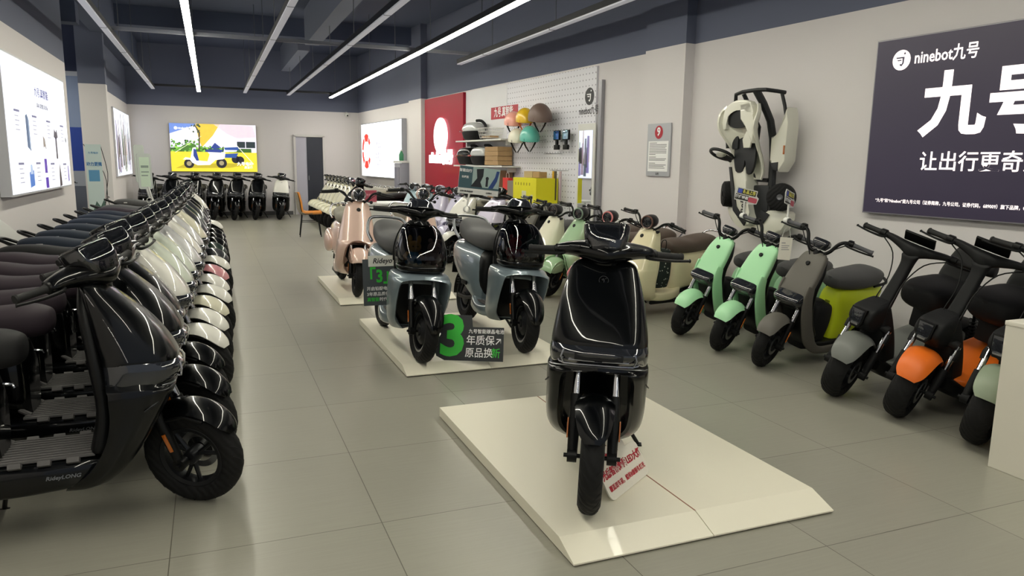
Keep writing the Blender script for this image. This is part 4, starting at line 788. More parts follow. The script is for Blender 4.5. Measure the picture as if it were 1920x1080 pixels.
P('bag', lambda bm: box(bm, (0, .17, 0), (.2, .34, .08), .006), mat('bag_red', 'd8322e', .5, var=.04), e, smooth=False); P('bag_handle', lambda bm: tube(bm, [(-.05, .34, 0), (-.04, .41, 0), (.04, .41, 0), (.05, .34, 0)], .004, n=5, smooth=3), white_pl, e)
# helmets on hooks
def helmet(x, z, shell, label, style=0, strap=satin_black, s=1):
    s *= 1.28
    e = onwall('helmet', x, z, .27, label, 'helmet', 'helmets hung on the pegboard', -20)
    def sh(bm):
        R_ = []
        for i in range(11):
            a = rad(-12+102*i/10); r = math.cos(a); h = math.sin(a)
            R_.append([Vector((spow(math.cos(t), .95)*.145*r*s*(1.12 if math.cos(t) < 0 else 1), (h*.135-(.022*math.cos(t)*(1-max(h, 0)) if h < 1 else 0))*s, math.sin(t)*.112*r*s)) for t in [2*PI*k/28 for k in range(28)]])
        rings(bm, R_)
        lathe(bm, [(.12*s, -.028*s), (.15*s, -.022*s), (.151*s, -.03*s), (.12*s, -.036*s)], (0, 0, 0), 'x', 4) if False else None
    P('shell', sh, shell, e)
    if style == 0:
        def pk(bm): slab(bm, smoothpoly([(-.10, .10), (-.19, .07), (-.215, 0), (-.19, -.07), (-.10, -.10), (-.13, 0)], 3), -.022, -.010)
        P('peak', pk, shell, e)
    if style == 2:
        P('ears', lambda bm: [loftx(bm, [(-.03, 0+0, .0, .02, .02, 2)]*2, n=6) if False else lathe(bm, [(.001, .165), (.022, .155), (.028, .13), (.02, .10)], (0.0+u*.05, 0, u*.04), 'y', 12) for u in (-1, 1)], shell, e)
    P('lining', lambda bm: loft(bm, [(0, .0, .0, .0, 0, 2), (0, .0, .0, .0, 0, 2)], rnd=0) if False else box(bm, (.02, -.03, 0), (.19*s, .05, .16*s), .02), strap, e)
    P('chin_strap', lambda bm: [tube(bm, [(-.06, -.03, q*.10), (-.03, -.12, q*.06), (0, -.20, q*.01)], .008, n=6, smooth=2) for q in (-1, 1)]+[tube(bm, [(.07, -.03, q*.10), (.02, -.12, q*.06), (0, -.20, q*.01)], .008, n=6, smooth=2) for q in (-1, 1)], strap, e)
    if style in (2, 3): P('stripe', lambda bm: [tube(bm, [(-.152+.006*k, .015+k*.016, -.055+.0*k), (-.158+.006*k, .017+k*.016, 0), (-.152+.006*k, .015+k*.016, .055)], .004, n=5) for k in range(4)], white_pl, e)
    P('wall_hook', lambda bm: tube(bm, [(.02, -.02, -.25), (.02, -.06, 0), (.02, -.02, .1)], .004, n=5), steel, e)
helmet(10.18, 2.10, mat('helmet_pink', 'e8a596', .4, coat=.4, var=.03), 'pink helmet with black lining, leftmost in the upper helmet row', 0)
helmet(10.58, 2.13, mat('helmet_yellow', 'e6bb1e', .4, coat=.4, var=.03), 'yellow helmet with orange straps in the middle of the upper row', 0, mat('strap_orange', 'd3672a', .6, var=.05))
helmet(11.05, 2.13, mat('helmet_brown', '6d5a52', .5, var=.04), 'brown animal-eared helmet with white stripes, rightmost in the upper row', 2, s=1.22)
helmet(10.32, 1.84, mat('helmet_cream', 'dcd8c6', .4, coat=.4, var=.03), 'cream helmet in the lower helmet row, left of the teal one', 3, s=.98)
helmet(10.74, 1.85, mat('helmet_teal', '5fb8a8', .4, coat=.4, var=.03), 'teal helmet with dark straps in the lower helmet row', 3, s=1.05)
for i, (x, l) in enumerate(((11.30, 'blue-glass rear-view mirror pack hung left on the pegboard'), (11.56, 'pale rear-view mirror pack hung right, beside the wall mirror'))):
    e = onwall('scooter_mirror', x, 1.74, .12, l, 'mirror', 'rear-view mirrors on the pegboard')
    P('mirror_head', lambda bm: box(bm, (0, .14, 0), (.17, .14, .03), .012), satin_black, e); P('mirror_face', lambda bm: box(bm, (0, .14, .017), (.15, .115, .004), .001), mat('mirror_blue', '4f78b8', .1, .8) if i == 0 else mat('mirror_pale', 'a8c8d8', .1, .8), e)
    P('mirror_stem', lambda bm: (box(bm, (0, .03, 0), (.05, .1, .03), .006), box(bm, (0, -.03, 0), (.12, .07, .04), .008)), satin_black, e)
for x, z, l in ((9.75, 1.98, 'upper'), (11.0, 1.62, 'middle'), (11.2, 1.38, 'lower')):
    e = onwall('peg_hook', x, z, .03, 'chrome display hook bar, '+l+' one on the pegboard', 'hook', None); P('bar', lambda bm: tube(bm, [(-.25, 0, 0), (.3, 0, 0)], .004, n=6), steel, e); P('hook', lambda bm: [tube(bm, [(k*.12, 0, 0), (k*.12, 0, .16), (k*.12, .02, .17)], .004, n=5) for k in (1, 2)], steel, e)
for x, c, l in ((11.22, 'd8a820', 'yellow strap'), (11.28, '4c4432', 'dark brown strap'), (11.42, 'b8a4ac', 'pale pink strap')):
    e = onwall('strap_pack', x, .95, .12, 'long '+l+' hanging from lower pegboard hook', 'strap', 'straps on the lower hook'); P('strap', lambda bm: box(bm, (0, .21, 0), (.045, .42, .02), .004), mat('strap_'+c, c, .6, var=.05), e)
# backlit box on the right wall near the back
qb = empty('lightbox', WM@Vector((2.4, 1.06, 0)), 0, 'bright white backlit box with a red ring mark on the far right wall', 'lightbox')
KM = Matrix.Translation(-(WM@Vector((2.4, 1.06, 0))))@WM
P('box_frame', lambda bm: wbox(bm, KM, .70, 4.18, 1.07, 2.45, .003, .12, .004), mat('lightbox_edge', 'a8abb4', .4, .3, var=.03), qb, smooth=False)
polys(KM, [rect(.72, 1.09, 4.16, 2.43)], emis('lightbox_white', 'ffffff', 1.9), qb, 'lit_face', .1215)
rr_ = pic('e03020')
def ringseg(cx, cy, r0, r1, a0, a1, n=10): return [(cx+r1*math.cos(rad(a0+(a1-a0)*i/n)), cy+r1*1.05*math.sin(rad(a0+(a1-a0)*i/n))) for i in range(n+1)]+[(cx+r0*math.cos(rad(a0+(a1-a0)*i/n)), cy+r0*1.05*math.sin(rad(a0+(a1-a0)*i/n))) for i in range(n, -1, -1)]
polys(KM, [ringseg(1.25, 1.73, .24, .43, a, a+58) for a in (61, 0+241)]+[ringseg(1.25, 1.73, .28, .42, a, a+50) for a in (125, 182)]+[ringseg(1.25, 1.73, .28, .42, a, a+28) for a in (28, 304)], rr_, qb, 'red_ring', .135)
random.seed(5)
polys(KM, [rect(x, y, x+.045, y+random.choice((.03, .06))) for x in [1.95+.065*i for i in range(9)] for y in [1.38+.085*j for j in range(8)] if random.random() < .62 and abs((y-1.72)) < .42-abs(x-2.2)*.35], emis('print_grey', '9a98b0', .9), qb, 'small_print', .123)
# cabinet and bottle beside it
e = onwall('tall_cabinet', 4.46, 0, .18, 'narrow grey water dispenser cabinet beside the white lightbox', 'cabinet'); P('body', lambda bm: box(bm, (0, .72, 0), (.42, 1.44, .30), .01), mat('cab_grey', '9c9ca8', .5, var=.03), e); P('top', lambda bm: box(bm, (0, 1.47, 0), (.46, .05, .33), .01), white_pl, e); P('door_panel', lambda bm: box(bm, (0, .75, .155), (.34, 1.2, .012), .004), mat('cab_panel', '7f7f92', .25, coat=.4), e)
e = onwall('bottle', 4.38, 1.495, .2, 'green bottle standing on the grey cabinet', 'bottle'); P('bottle_body', lambda bm: lathe(bm, [(.001, 0), (.05, .0), (.055, .02), (.055, .14), (.03, .19), (.022, .22), (.001, .22)], axis='y', n=20), mat('bottle_green', '2f7d55', .3, coat=.3), e); P('cap', lambda bm: lathe(bm, [(.024, .215), (.024, .245), (.001, .246)], axis='y', n=16), white_pl, e)
# security camera on the back wall
e = empty('security_camera', (3.55, 21.1, 2.75), 0, 'small white dome security camera high on the back wall corner', 'camera')
P('mount', lambda bm: lathe(bm, [(.001, 0), (.05, 0), (.05, -.04), (.001, -.04)], axis='y', n=18), white_pl, e); P('dome', lambda bm: bmesh.ops.create_uvsphere(bm, u_segments=20, v_segments=12, radius=.055, matrix=Matrix.Translation((0, -.09, -.03))), white_pl, e); P('lens', lambda bm: bmesh.ops.create_uvsphere(bm, u_segments=14, v_segments=8, radius=.022, matrix=Matrix.Translation((.01, -.135, -.05))), gloss_black, e)

# ------------------------------------------------------------------ back wall backlit picture (original picture, not a copy)
bp_ = empty('lightbox', (.1, 21.1, 1.15), 0, 'wide backlit picture of a white scooter on yellow grass, on back wall', 'lightbox')
B2 = Matrix.Translation((-.1, -21.1, -1.15))@BM@Matrix.Translation((-.92, 1.15, 0))
board(B2@Matrix.Translation((0, 0, .08)), rect(0, 0, 2.08, 1.21), .075, mat('lightbox_edge2', 'a09a60', .4, var=.03), bp_, 'box_frame')
def bpoly(ps, c, o, n='printed_shape'): polys(B2@Matrix.Translation((0, 0, .081)), ps, pic(c), bp_, n, o)
bpoly([rect(0, 0, 2.08, 1.21)], 'd8c94a', .0)
bpoly([rect(0, .5, 2.08, 1.21)], 'dcd8e6', .001, 'sky'); bpoly([[(0, .95), (.72, 1.21), (0, 1.21)]], '6a86c8', .002, 'blue_sky')
bpoly([[(.62, 1.21), (1.2, 1.21), (1.02, .92), (.75, .62), (.68, .8)]], 'd8b640', .003, 'tent_cloth'); bpoly([[(1.05, 1.21), (2.0, 1.19), (2.08, .9), (1.6, .86), (1.35, .98)]], 'd9c4cc', .003, 'tent_roof')
random.seed(3)
def leafclump(x, y, r): return [(x+r*(.6+.4*random.random())*math.cos(2*PI*i/9), y+r*(.6+.4*random.random())*math.sin(2*PI*i/9)) for i in range(9)]
bpoly([rect(0, .46, 1.95, .60)], '3a5f2a', .0035, 'hedge'); bpoly([[(.0, .5), (.12, .52), (.3, .66), (.46, .74), (.6, .68), (.66, .5)]], '47722f', .0038, 'bush')
for i_, (c, n_) in enumerate((('2c4326', 26), ('3d6b2c', 40), ('5f9a3c', 40), ('8cc04c', 26))): bpoly([leafclump(x, .50+random.random()*(.30 if x < .7 else .14), random.uniform(.015, .042)) for x in [random.uniform(.02, 1.5) for _ in range(n_)]], c, .004+i_*.0004, 'foliage')
bpoly([[(.66, .5), (.69, .5), (.72, 1.0), (.60, 1.2), (.58, 1.19), (.68, .98)]], '4a4438', .0058, 'tree_trunk'); bpoly([leafclump(random.uniform(.45, .72), random.uniform(1.0, 1.2), random.uniform(.015, .035)) for _ in range(16)], '47563a', .0059, 'foliage')
bpoly([[(1.38, .92), (1.39, .93), (2.0, .2), (1.98, .2)], [(.74, .9), (.75, .9), (.12, .48), (.1, .48)]], 'f0ecd8', .0145, 'tent_rope')
bpoly([rect(0, 0, 2.08, .5)], 'dccb38', .006, 'grass'); bpoly([[(.1, .08), (1.4, .1), (1.9, .2), (1.3, .22), (.3, .18)]], 'b4a32c', .007, 'ground_shade')
bpoly([rect(1.6, .62, 1.8, .78), rect(1.82, .62, 2.05, .78)], '2a3538', .007, 'dark_building')
bpoly([circ(.42, .20, .12, 24), circ(1.2, .22, .13, 24), circ(1.55, .32, .10, 20), circ(1.66, .30, .10, 20)], '25242a', .009, 'tyre'); bpoly([circ(.42, .20, .06, 16), circ(1.2, .22, .06, 16)], '9a8f6e', .010, 'wheel_hub')
bpoly([[(.28, .30), (.34, .36), (.46, .34), (.52, .60), (.60, .62), (.60, .55), (.62, .28), (.86, .26), (.92, .44), (.86, .52), (1.28, .50), (1.36, .40), (1.24, .32), (1.06, .30), (.92, .17), (.62, .16), (.50, .22), (.44, .30)]], 'f0eee8', .011, 'scooter_body'); bpoly([[(.54, .58), (.60, .56), (.66, .28), (.6, .27), (.53, .40)], [(.82, .50), (.84, .56), (1.1, .58), (1.26, .56), (1.2, .49)], [(.95, .6), (1.06, .74), (1.2, .62), (1.05, .58)]], '2c3f84', .012, 'blue_panels')
bpoly([[(1.26, .50), (1.30, .72), (1.55, .74), (1.62, .62), (1.58, .52)]], 'd8dce8', .009, 'second_scooter_box'); bpoly([[(1.3, .56), (1.64, .56), (1.62, .64), (1.28, .62)], [(1.28, .36), (1.3, .46), (1.62, .48), (1.56, .36)]], '2f4f92', .013, 'second_scooter_panels')
write('九号电动', .10, B2@Matrix.Translation((1.78, .2, .094)), pic('fbf8ee'), bp_, bold=.03); write('真智能', .07, B2@Matrix.Translation((1.86, .11, .094)), pic('fbf8ee'), bp_, bold=.03)
polys(B2, [circ(.15, 1.09, .04, 20)], pic('fbf8ee'), bp_, 'logo_disc', .095); write('ninebot九号', .07, B2@Matrix.Translation((.36, 1.09, .095)), pic('fbf8ee'), bp_, bold=.02, sx=.9)

# ------------------------------------------------------------------ left wall lightbox with product range
lb = empty('lightbox', (-1.85, 9.9, 1.09), 0, 'big white backlit product poster on the near left wall', 'lightbox')
L2 = Matrix.Translation((1.85, -9.9, -1.09))@LM@Matrix.Translation((8.30, 1.09, 0))
board(L2@Matrix.Translation((0, 0, .10)), rect(0, 0, 3.28, 1.37), .095, mat('lightbox_edge3', 'c4c6cc', .4, var=.02), lb, 'box_frame')
polys(L2, [rect(.02, .02, 3.26, 1.35)], emis('lightbox_cool', 'f2f5ff', 1.15, .03, .6), lb, 'lit_face', .1015)
def lp(ps, c, n='printed_shape', o=.103): polys(L2, ps, emis('print_'+c, c, .8), lb, n, o)
for s, z, x, y, c in (('九号.真智能', .11, 1.75, 1.08, '56569a'), ('真材 真智能 真会玩', .055, 1.75, .94, '8a8a98')): write(s, z, L2@Matrix.Translation((x, y, .104)), emis('print_'+c, c, .7), lb, bold=.012, sx=1.3)
for x, y in ((.45, .82), (1.25, .80), (2.0, .78), (2.85, .76), (.45, .30), (1.25, .30), (2.05, .29), (2.85, .28)):
    lp([rect(x-.1, y, x+.14, y+.022)], '77779a', 'caption'); lp([rect(x-.08, y-.045-.045*k, x+.08+.03*(k % 2), y-.035-.045*k) for k in range(4)], 'b4b4c4', 'caption')
lp([[(.83, .48), (.98, .44), (.98, .76), (.90, .82), (.83, .80)]], '4a6488', 'battery'); lp([rect(.93, .46, .96, .78)], '9fb4d0', 'battery_highlight', .104)
lp([[(1.62, .48), (1.7, .50), (1.78, .46), (1.74, .58), (1.64, .62)]], '9a9088', 'controller'); lp([[(2.36, .36), (2.46, .36), (2.46, .62), (2.36, .62)], [(2.28, .62), (2.34, .72), (2.42, .68), (2.5, .72), (2.54, .62), (2.42, .6)]], '4c4654', 'scooter_front'); lp([circ(3.08, .6, .035, 12)], '5c5c66', 'headlight')
lp([[(.80, .06), (1.02, .08), (1.02, .24), (.80, .22)]], '4f7fd0', 'device'); lp([[(.84, .2), (.98, .2), (.95, .3), (.87, .3)]], 'b8cdf0', 'device_top', .104); lp([rect(1.60, .03, 1.76, .15), rect(1.60, .2, 1.74, .36)], '5a2fb0', 'phone_screen')
lp([[(2.44, .02), (2.6, .03), (2.58, .16), (2.52, .32), (2.46, .16)]], '4a3f46', 'motor_part'); lp([[(3.06, .06), (3.14, .08), (3.12, .28), (3.07, .26)]], '6848a8', 'side_part')
# far left wall picture
fp = empty('lightbox', (-1.85, 19.2, 1.07), 0, 'backlit vertical forest picture on the rear left wall beyond the pillar', 'lightbox')
F2 = Matrix.Translation((1.85, -19.2, -1.07))@LM@Matrix.Translation((17.7, 1.07, 0))
board(F2@Matrix.Translation((0, 0, .04)), rect(0, 0, 3.2, 1.45), .037, mat('lightbox_edge3', 'c4c6cc', .4), fp, 'box_frame')
polys(F2, [rect(.02, .02, 3.18, 1.43)], emis('lightbox_cool', 'f2f5ff', 1.15), fp, 'lit_face', .0412)
random.seed(11)
for c in ('7f9a58', '4a4440', 'a48a9c', '33302e', '8577b0', 'c8b0a8', '55606a'):
    polys(F2, [[(x, y0), (x+w_, y0), (x+w_*.7, y1), (x+w_*.2, y1)] for x, w_, y0, y1 in [(random.uniform(.05, 2.9), random.uniform(.04, .16), random.uniform(.05, .5), random.uniform(.7, 1.4)) for _ in range(7)]], emis('print_'+c, c, .8), fp, 'printed_trunks', .042+random.random()*.002)
# ================================================================== DISPLAY PLATFORMS
plat_m = mat('platform_top', 'e9e4d2', .45, coat=.15, var=.02, vscale=2); plat_edge = mat('platform_edge', 'b9aca4', .6, var=.04); seam_m = mat('edge_banding', '8c5a42', .6)
def platform(x0, x1, y0, y1, label, h=.06):
    t = empty('display_platform', ((x0+x1)/2, y0, 0), 0, label, 'platform', 'low white display platforms')
    xm = x0+(x1-x0)/2; ox, oy = (x0+x1)/2, y0
    for a, b in ((x0, xm-.002), (xm+.002, x1)):
        def f(bm):
            pr = [(y0, .008), (y0, .014), (y0+.13, h), (y1, h), (y1, .008)]
            A = [bm.verts.new((a-ox, y-oy, z)) for y, z in pr]; B_ = [bm.verts.new((b-ox, y-oy, z)) for y, z in pr]
            bm.faces.new(A); bm.faces.new(B_)
            for i in range(5): bm.faces.new((A[i], A[(i+1) % 5], B_[(i+1) % 5], B_[i]))
        P('top_board', f, plat_m, t, smooth=False)
    P('seam', lambda bm: (box(bm, (xm-ox, (y1-y0)/2+.065, h+.0002), (.006, y1-y0-.13, .001))), seam_m, t, smooth=False)
    P('base_frame', lambda bm: box(bm, (0, (y1-y0)/2+.03, .006), (x1-x0-.03, y1-y0-.1, .012)), plat_edge, t, smooth=False)
    return t
platform(1.175, 2.43, 2.25, 4.0, 'nearest white display platform under the glossy black scooter')
platform(1.19, 2.44, 4.85, 6.62, 'middle white display platform under the two slate grey scooters')
platform(1.17, 2.42, 7.58, 9.3, 'farthest white display platform under the two pink retro scooters')
PH = .062

# ================================================================== SCOOTERS PLACED
A0 = make_step_through()
white_p = paint('pearl_white', 'e4e2da'); cream_p = paint('pearl_cream', 'dcd8c2'); green_p = paint('pale_green', 'cfd6c8'); silver_p = paint('silver', 'cfcfd0', .2, .3)
dkgreen = paint('dark_green', '12281f'); dkgrey = paint('graphite', '2a2c31'); pink_p = paint('dusty_pink', 'cf8f96'); lilac_p = paint('lilac_white', 'd9d3e8')
def recol_parts(root, names, newm):     # repaint only the named parts
    for c in root.children:
        if c.name.split('.')[0] in names:
            for s in c.material_slots: s.link = 'OBJECT'; s.material = newm
def a_scooter(x, y, head, steer, lean, z, label, group, shield=None, fend=None, seat=None, body=None, first=[True]):
    r = A0 if first[0] else copy_tree(A0); first[0] = False
    tag(r, label, 'scooter', group)
    if shield: recol_parts(r, ('front_shield',), shield)
    if fend: recol_parts(r, ('front_fender',), fend)
    if seat: recol_parts(r, ('seat',), seat)
    if body: recol_parts(r, ('rear_body',), body)
    pose(r, x, y, head, steer, lean, z); r.matrix_basis = r.matrix_basis@Matrix.Scale(.965, 4); return r
# (1) hero on the nearest platform
hero = a_scooter(1.385, 2.54, 241, 0, 2, PH, 'glossy black scooter facing the camera on the nearest white platform', None)
hero.matrix_basis = hero.matrix_basis@Matrix.Scale(1.02, 4)
# clear wrap on the hero's display
wrap = P('display_wrap', lambda bm: loft(bm, [(-.330, 1.062, .078, .067, 14, 3.6), (-.349, 1.107, .096, .076, 20, 3.6), (-.380, 1.157, .103, .068, 26, 3.6)], n=32, rnd=.006), clear_wrap, [c for c in hero.children if c.name.split('.')[0] == 'handlebar'][0])
# (2) left row
rowA = [  # y, shield, fender, seat, text
 (3.30, None, None, seat_black, 'nearest all-black scooter of the left row, cut by the left edge'),
 (3.84, None, None, seat_purple, 'second all-black scooter of the left row'),
 (4.34, None, None, seat_purple, 'third all-black scooter of the left row, before the white ones start'),
 (4.84, white_p, white_p, seat_purple, 'first white-shielded scooter of the left row, next to the last near black one'),
 (5.34, green_p, white_p, seat_purple, 'pale green-white scooter of the left row, right after the first white one'),
 (5.84, green_p, cream_p, seat_purple, 'second pale green-white scooter of the left row'),
 (6.36, silver_p, white_p, seat_black, 'silvery white scooter of the left row, seventh from the front'),
 (6.95, white_p, white_p, seat_navy, 'white scooter of the left row with dark blue seat, eighth from the front'),
 (7.6, silver_p, pink_p, seat_navy, 'scooter of the left row with dusty pink front fender'),
 (8.3, cream_p, white_p, seat_navy, 'last cream white scooter of the left row before the dark ones'),
 (9.0, dkgrey, dkgrey, seat_navy, 'graphite scooter with graphite fender, first dark one behind the white scooters'),
 (9.65, dkgreen, dkgreen, seat_navy, 'dark green scooter with green front fender in the left row'),
 (10.3, dkgrey, None, seat_navy, 'dark scooter just behind the dark green one in the left row'),
 (10.95, None, None, seat_purple, 'black scooter, second behind the dark green one in the left row'),
 (11.6, None, None, seat_grey, 'black scooter with grey seat near the far end of the left row'),
 (13.2, white_p, white_p, seat_grey, 'white-shielded scooter standing apart at the far end of the left row')]
random.seed(2)
for i, (y, sh, fe, se, l) in enumerate(rowA):
    a_scooter(-.125+min(.1, max(0, (y-4.8)*.03))+(random.uniform(-.015, .015) if i > 2 else (0, .0, -.03)[i]), y, 0+random.uniform(-1, 1), -34+random.uniform(-2, 2), 3, 0, l, 'step-through scooters in the long left row', sh, fe, se)
# (3) back wall row
for i, (x, sh, l) in enumerate([(-1.47, None, 'black scooter against the back wall, leftmost by the forest picture'), (-.97, None, 'black scooter against the back wall, second from the left'), (-.47, None, 'black scooter against the back wall, third from the left, half hidden'),
        (.02, None, 'black scooter against the back wall under the middle of the picture'), (.49, None, 'black scooter against the back wall under the right part of the picture'), (.98, None, 'black scooter against the back wall, last black one before the white one'), (1.55, white_p, 'white-fronted scooter against the back wall beside the door')]):
    a_scooter(x, 19.35, 262, 18, 4, 0, l, 'scooters lined up against the back wall', sh)
# black one behind the pink scooter, whites in the middle of the right row
a_scooter(2.45, 15.1, 196, 8, 4, 0, 'black scooter nearest in the far row, beyond the white table', None)
a_scooter(3.22, 10.42, 202, 12, 4, 0, 'white scooter with dark headlight, left of the counterless aisle behind the slate scooters', None, white_p, white_p, seat_tan, white_p)
recol = a_scooter(3.42, 9.75, 200, 6, 4, 0, 'lilac-white scooter between the white scooter and the black-seated ones', None, lilac_p, white_p, seat_black)
# (4) slate scooters
Bs = make_city(); tag(Bs, 'slate grey scooter with smoked front box, on the left of the middle platform', 'scooter', 'slate scooters with smoked boxes on the middle platform')
Bs2 = copy_tree(Bs); Bs2['label'] = 'slate grey scooter with smoked front box, on the right of the middle platform'
BX = ((-.34, 1.03), (-.03, .27))
pose(Bs, 1.335, 5.0, 270, 3, 5, PH, BX); pose(Bs2, 2.13, 5.03, 271, -5, 6, PH, BX)
for b_ in (Bs, Bs2): b_.matrix_basis = b_.matrix_basis@Matrix.Scale(.975, 4)
# (5) retro scooters
C0 = make_retro(); CX = ((-.335, 1.0), (-.02, .27))
blush = MATS['paint_blush']
def c_scooter(x, y, head, steer, lean, z, label, group, col=None, seat=None, ring=None, hl=None, first=[True], scale=1):
    r = C0 if first[0] else copy_tree(C0); first[0] = False
    tag(r, label, 'scooter', group)
    t = {}
    if col: t['paint_blush'] = col; t['arch_bronze'] = col
    if seat: t['seat_tan'] = seat
    if t: recolour(r, t)
    for c in r.children:
        if c.name.split('.')[0] == 'handlebar':
            if hl: recol_parts(c, ('headlight',), hl)
            if ring: recol_parts(c, ('headlight_ring',), ring)
    pose(r, x, y, head, steer, lean, z, CX)
    if scale != 1: r.matrix_basis = r.matrix_basis@Matrix.Scale(scale, 4)
    return r
gp = 'pink retro scooters on the farthest platform'
c_scooter(1.37, 7.76, 268, -2, 5, PH, 'pink retro round-lamp scooter, left one on the farthest platform', gp)
c_scooter(2.10, 7.88, 268, 0, 6, PH, 'pink retro round-lamp scooter, right one on the farthest platform, mostly hidden', gp)
rc, rg, rp_, rb, rbl, rli = paint('retro_cream', 'e6e3cc', 0, .3), paint('retro_green', '9fc199', 0, .3), paint('retro_pink', 'e59aa0', 0, .3), paint('retro_beige', 'e6dcb8', 0, .3), paint('retro_blue', 'bcd3dd', 0, .3), paint('retro_lilac', 'd6d2ea', 0, .3)
rnavy = paint('retro_navy', '232a45', 0, .3)
ring_g, ring_p, ring_b, ring_d = mat('ring_green', '7d9484', .3, coat=.5), mat('ring_pink', 'e08a8c', .3, coat=.5), mat('ring_brown', '6b4c44', .3, coat=.5), mat('ring_dark', '4c4240', .3, coat=.5)
gr = 'retro round-lamp scooters by the right wall'
for x, y, col, se, rg_, l in ((3.42, 7.98, rc, seat_black, ring_d, 'cream retro scooter with black seat by the right wall'), (3.47, 7.42, rg, seat_brown, ring_g, 'sage green retro scooter by the right wall'),
                              (3.52, 6.85, rp_, seat_brown, ring_p, 'pink retro scooter with pink lamp ring, by the right wall'), (3.60, 6.22, rb, seat_brown, ring_b, 'cream beige retro scooter with brown seat, beside the mint ones')):
    c_scooter(x, y, 191, 20, 8, 0, l, gr, col, se, rg_, darkmetal, scale=.90)
for k in range(7):
    c_scooter(2.40, 15.85+.53*k, 192, 10, 4, 0, 'cream retro scooter in the far row before the white lightbox, '+['nearest', 'second', 'third', 'fourth', 'fifth', 'sixth', 'farthest'][k]+' one', 'cream retro scooters in the far row', rc, seat_tan, None, chrome if k == 0 else rc)
for k, (y, col) in enumerate(((11.15, rli), (12.0, rli), (12.75, rbl), (13.4, rbl))):
    c_scooter(3.36-.05*k, y, 222, 0, 4, 0, ['nearest lilac-white', 'second lilac-white', 'nearer pale blue', 'farther pale blue'][k]+' retro scooter before the red panel', 'pale retro scooters before the red panel', col, seat_tan, None, col, scale=.97)
# (6) mini scooters
D0 = make_mini(); DX = ((-.295, .88), (-.015, .24))
def d_scooter(x, y, head, steer, lean, label, col=None, rear=None, first=[True]):
    r = D0 if first[0] else copy_tree(D0); first[0] = False
    tag(r, label, 'scooter', 'small scooters with narrow shields by the right wall')
    if col: recolour(r, {'paint_mint': col})
    if rear: recol_parts(r, ('rear_body',), rear)
    pose(r, x, y, head, steer, lean, 0, DX); return r
lime = mat('lime_plastic', 'd0e024', .5, var=.03); taupe = mat('taupe_matte', '5e5b55', .55, var=.03)
d_scooter(3.80, 5.34, 189, 17, 10, 'mint green small scooter farthest from the camera by the right wall')
d_scooter(3.77, 4.76, 189, 18, 10, 'mint green small scooter between the other mint one and the taupe one')
d_scooter(3.77, 4.26, 188, 18, 10, 'taupe grey small scooter with lime green rear body', taupe, lime)
d_scooter(3.55, 8.85, 192, 10, 7, 'dark small scooter with lime green rear body behind the slate scooters', taupe, lime)
# (7) utility scooters
E0 = make_utility(); EX = ((-.345, .95), (-.02, .25))
orange = mat('orange_plastic', 'e8701c', .45, var=.03); sage = mat('sage_plastic', '8f9c86', .45, var=.03)
for i, (x, y, c, l) in enumerate(((3.75, 3.53, None, 'charcoal grey utility scooter with grey fender and flat tablet display'), (3.80, 3.09, orange, 'utility scooter with orange front fender and orange deck cover'), (3.83, 2.61, sage, 'utility scooter half hidden behind the white counter, wheel and seat showing'))):
    r = E0 if i == 0 else copy_tree(E0)
    tag(r, l, 'scooter', 'fat-tyred utility scooters by the right wall')
    if c: recolour(r, {'paint_utility': c})
    pose(r, x, y, 185, 20, (11, 11, 6)[i], 0, EX)
# dark scooters in the unit next door
for k, (x, y) in enumerate(((-2.75, 15.2), (-2.6, 16.2))):
    a_scooter(x, y, -60, 0, 3, 0, ['nearer', 'farther'][k]+' dark scooter in the neighbouring unit, seen through the gap on the left', 'dark scooters in the neighbouring unit')

# ================================================================== PLUSH TOYS INSIDE THE SMOKED BOXES
def blob(bm, c, r, n=16):
    bmesh.ops.create_uvsphere(bm, u_segments=n, v_segments=n//2+2, radius=1, matrix=Matrix.Translation(Vector(c))@Matrix.Diagonal((r[0], r[1], r[2], 1)))
def plush(scoot, off, cols, label, kind):
    e = empty('plush_toy', (0, 0, 0), 0, label, 'toy', 'soft toys inside the smoked boxes'); e.matrix_basis = scoot.matrix_basis@Matrix.Translation(off)
    a, b = mat('plush_'+cols[0], cols[0], .9, sheen=.3, bump=.4, bscale=300), mat('plush_'+cols[1], cols[1], .9, sheen=.3, bump=.4, bscale=300)
    P('body', lambda bm: (blob(bm, (0, 0, .055), (.04, .05, .055)), blob(bm, (.02, .045, .02), (.03, .02, .02)), blob(bm, (.02, -.045, .02), (.03, .02, .02))), b, e)
    P('head', lambda bm: (blob(bm, (.005, 0, .135), (.042, .055, .045)), [blob(bm, (0, s*.035, .185), (.014, .018, .035 if kind else .018)) for s in (-1, 1)]), a, e)
    P('eyes', lambda bm: [blob(bm, (.045, s*.018, .14), (.004, .005, .006), 8) for s in (-1, 1)], gloss_black, e); P('arms', lambda bm: [tube(bm, [(0, s*.045, .085), (.02, s*.07, .06), (.035, s*.06, .04)], [.016, .015, .012], n=8) for s in (-1, 1)], a, e)
    return e
plush(Bs, (-.20, -.07, .692), ('e2b040', '3f94b4'), 'yellow soft toy in a blue jacket inside left slate scooter box', 1); plush(Bs, (-.21, .09, .692), ('c9a890', 'd0b8a0'), 'small beige soft toy inside left slate scooter box, right side', 0)
plush(Bs2, (-.2, -.075, .692), ('b02820', 'a02018'), 'red soft toy inside right slate scooter box', 0); plush(Bs2, (-.21, .085, .692), ('5a7a62', '4a6a55'), 'green soft toy inside right slate scooter box', 1)

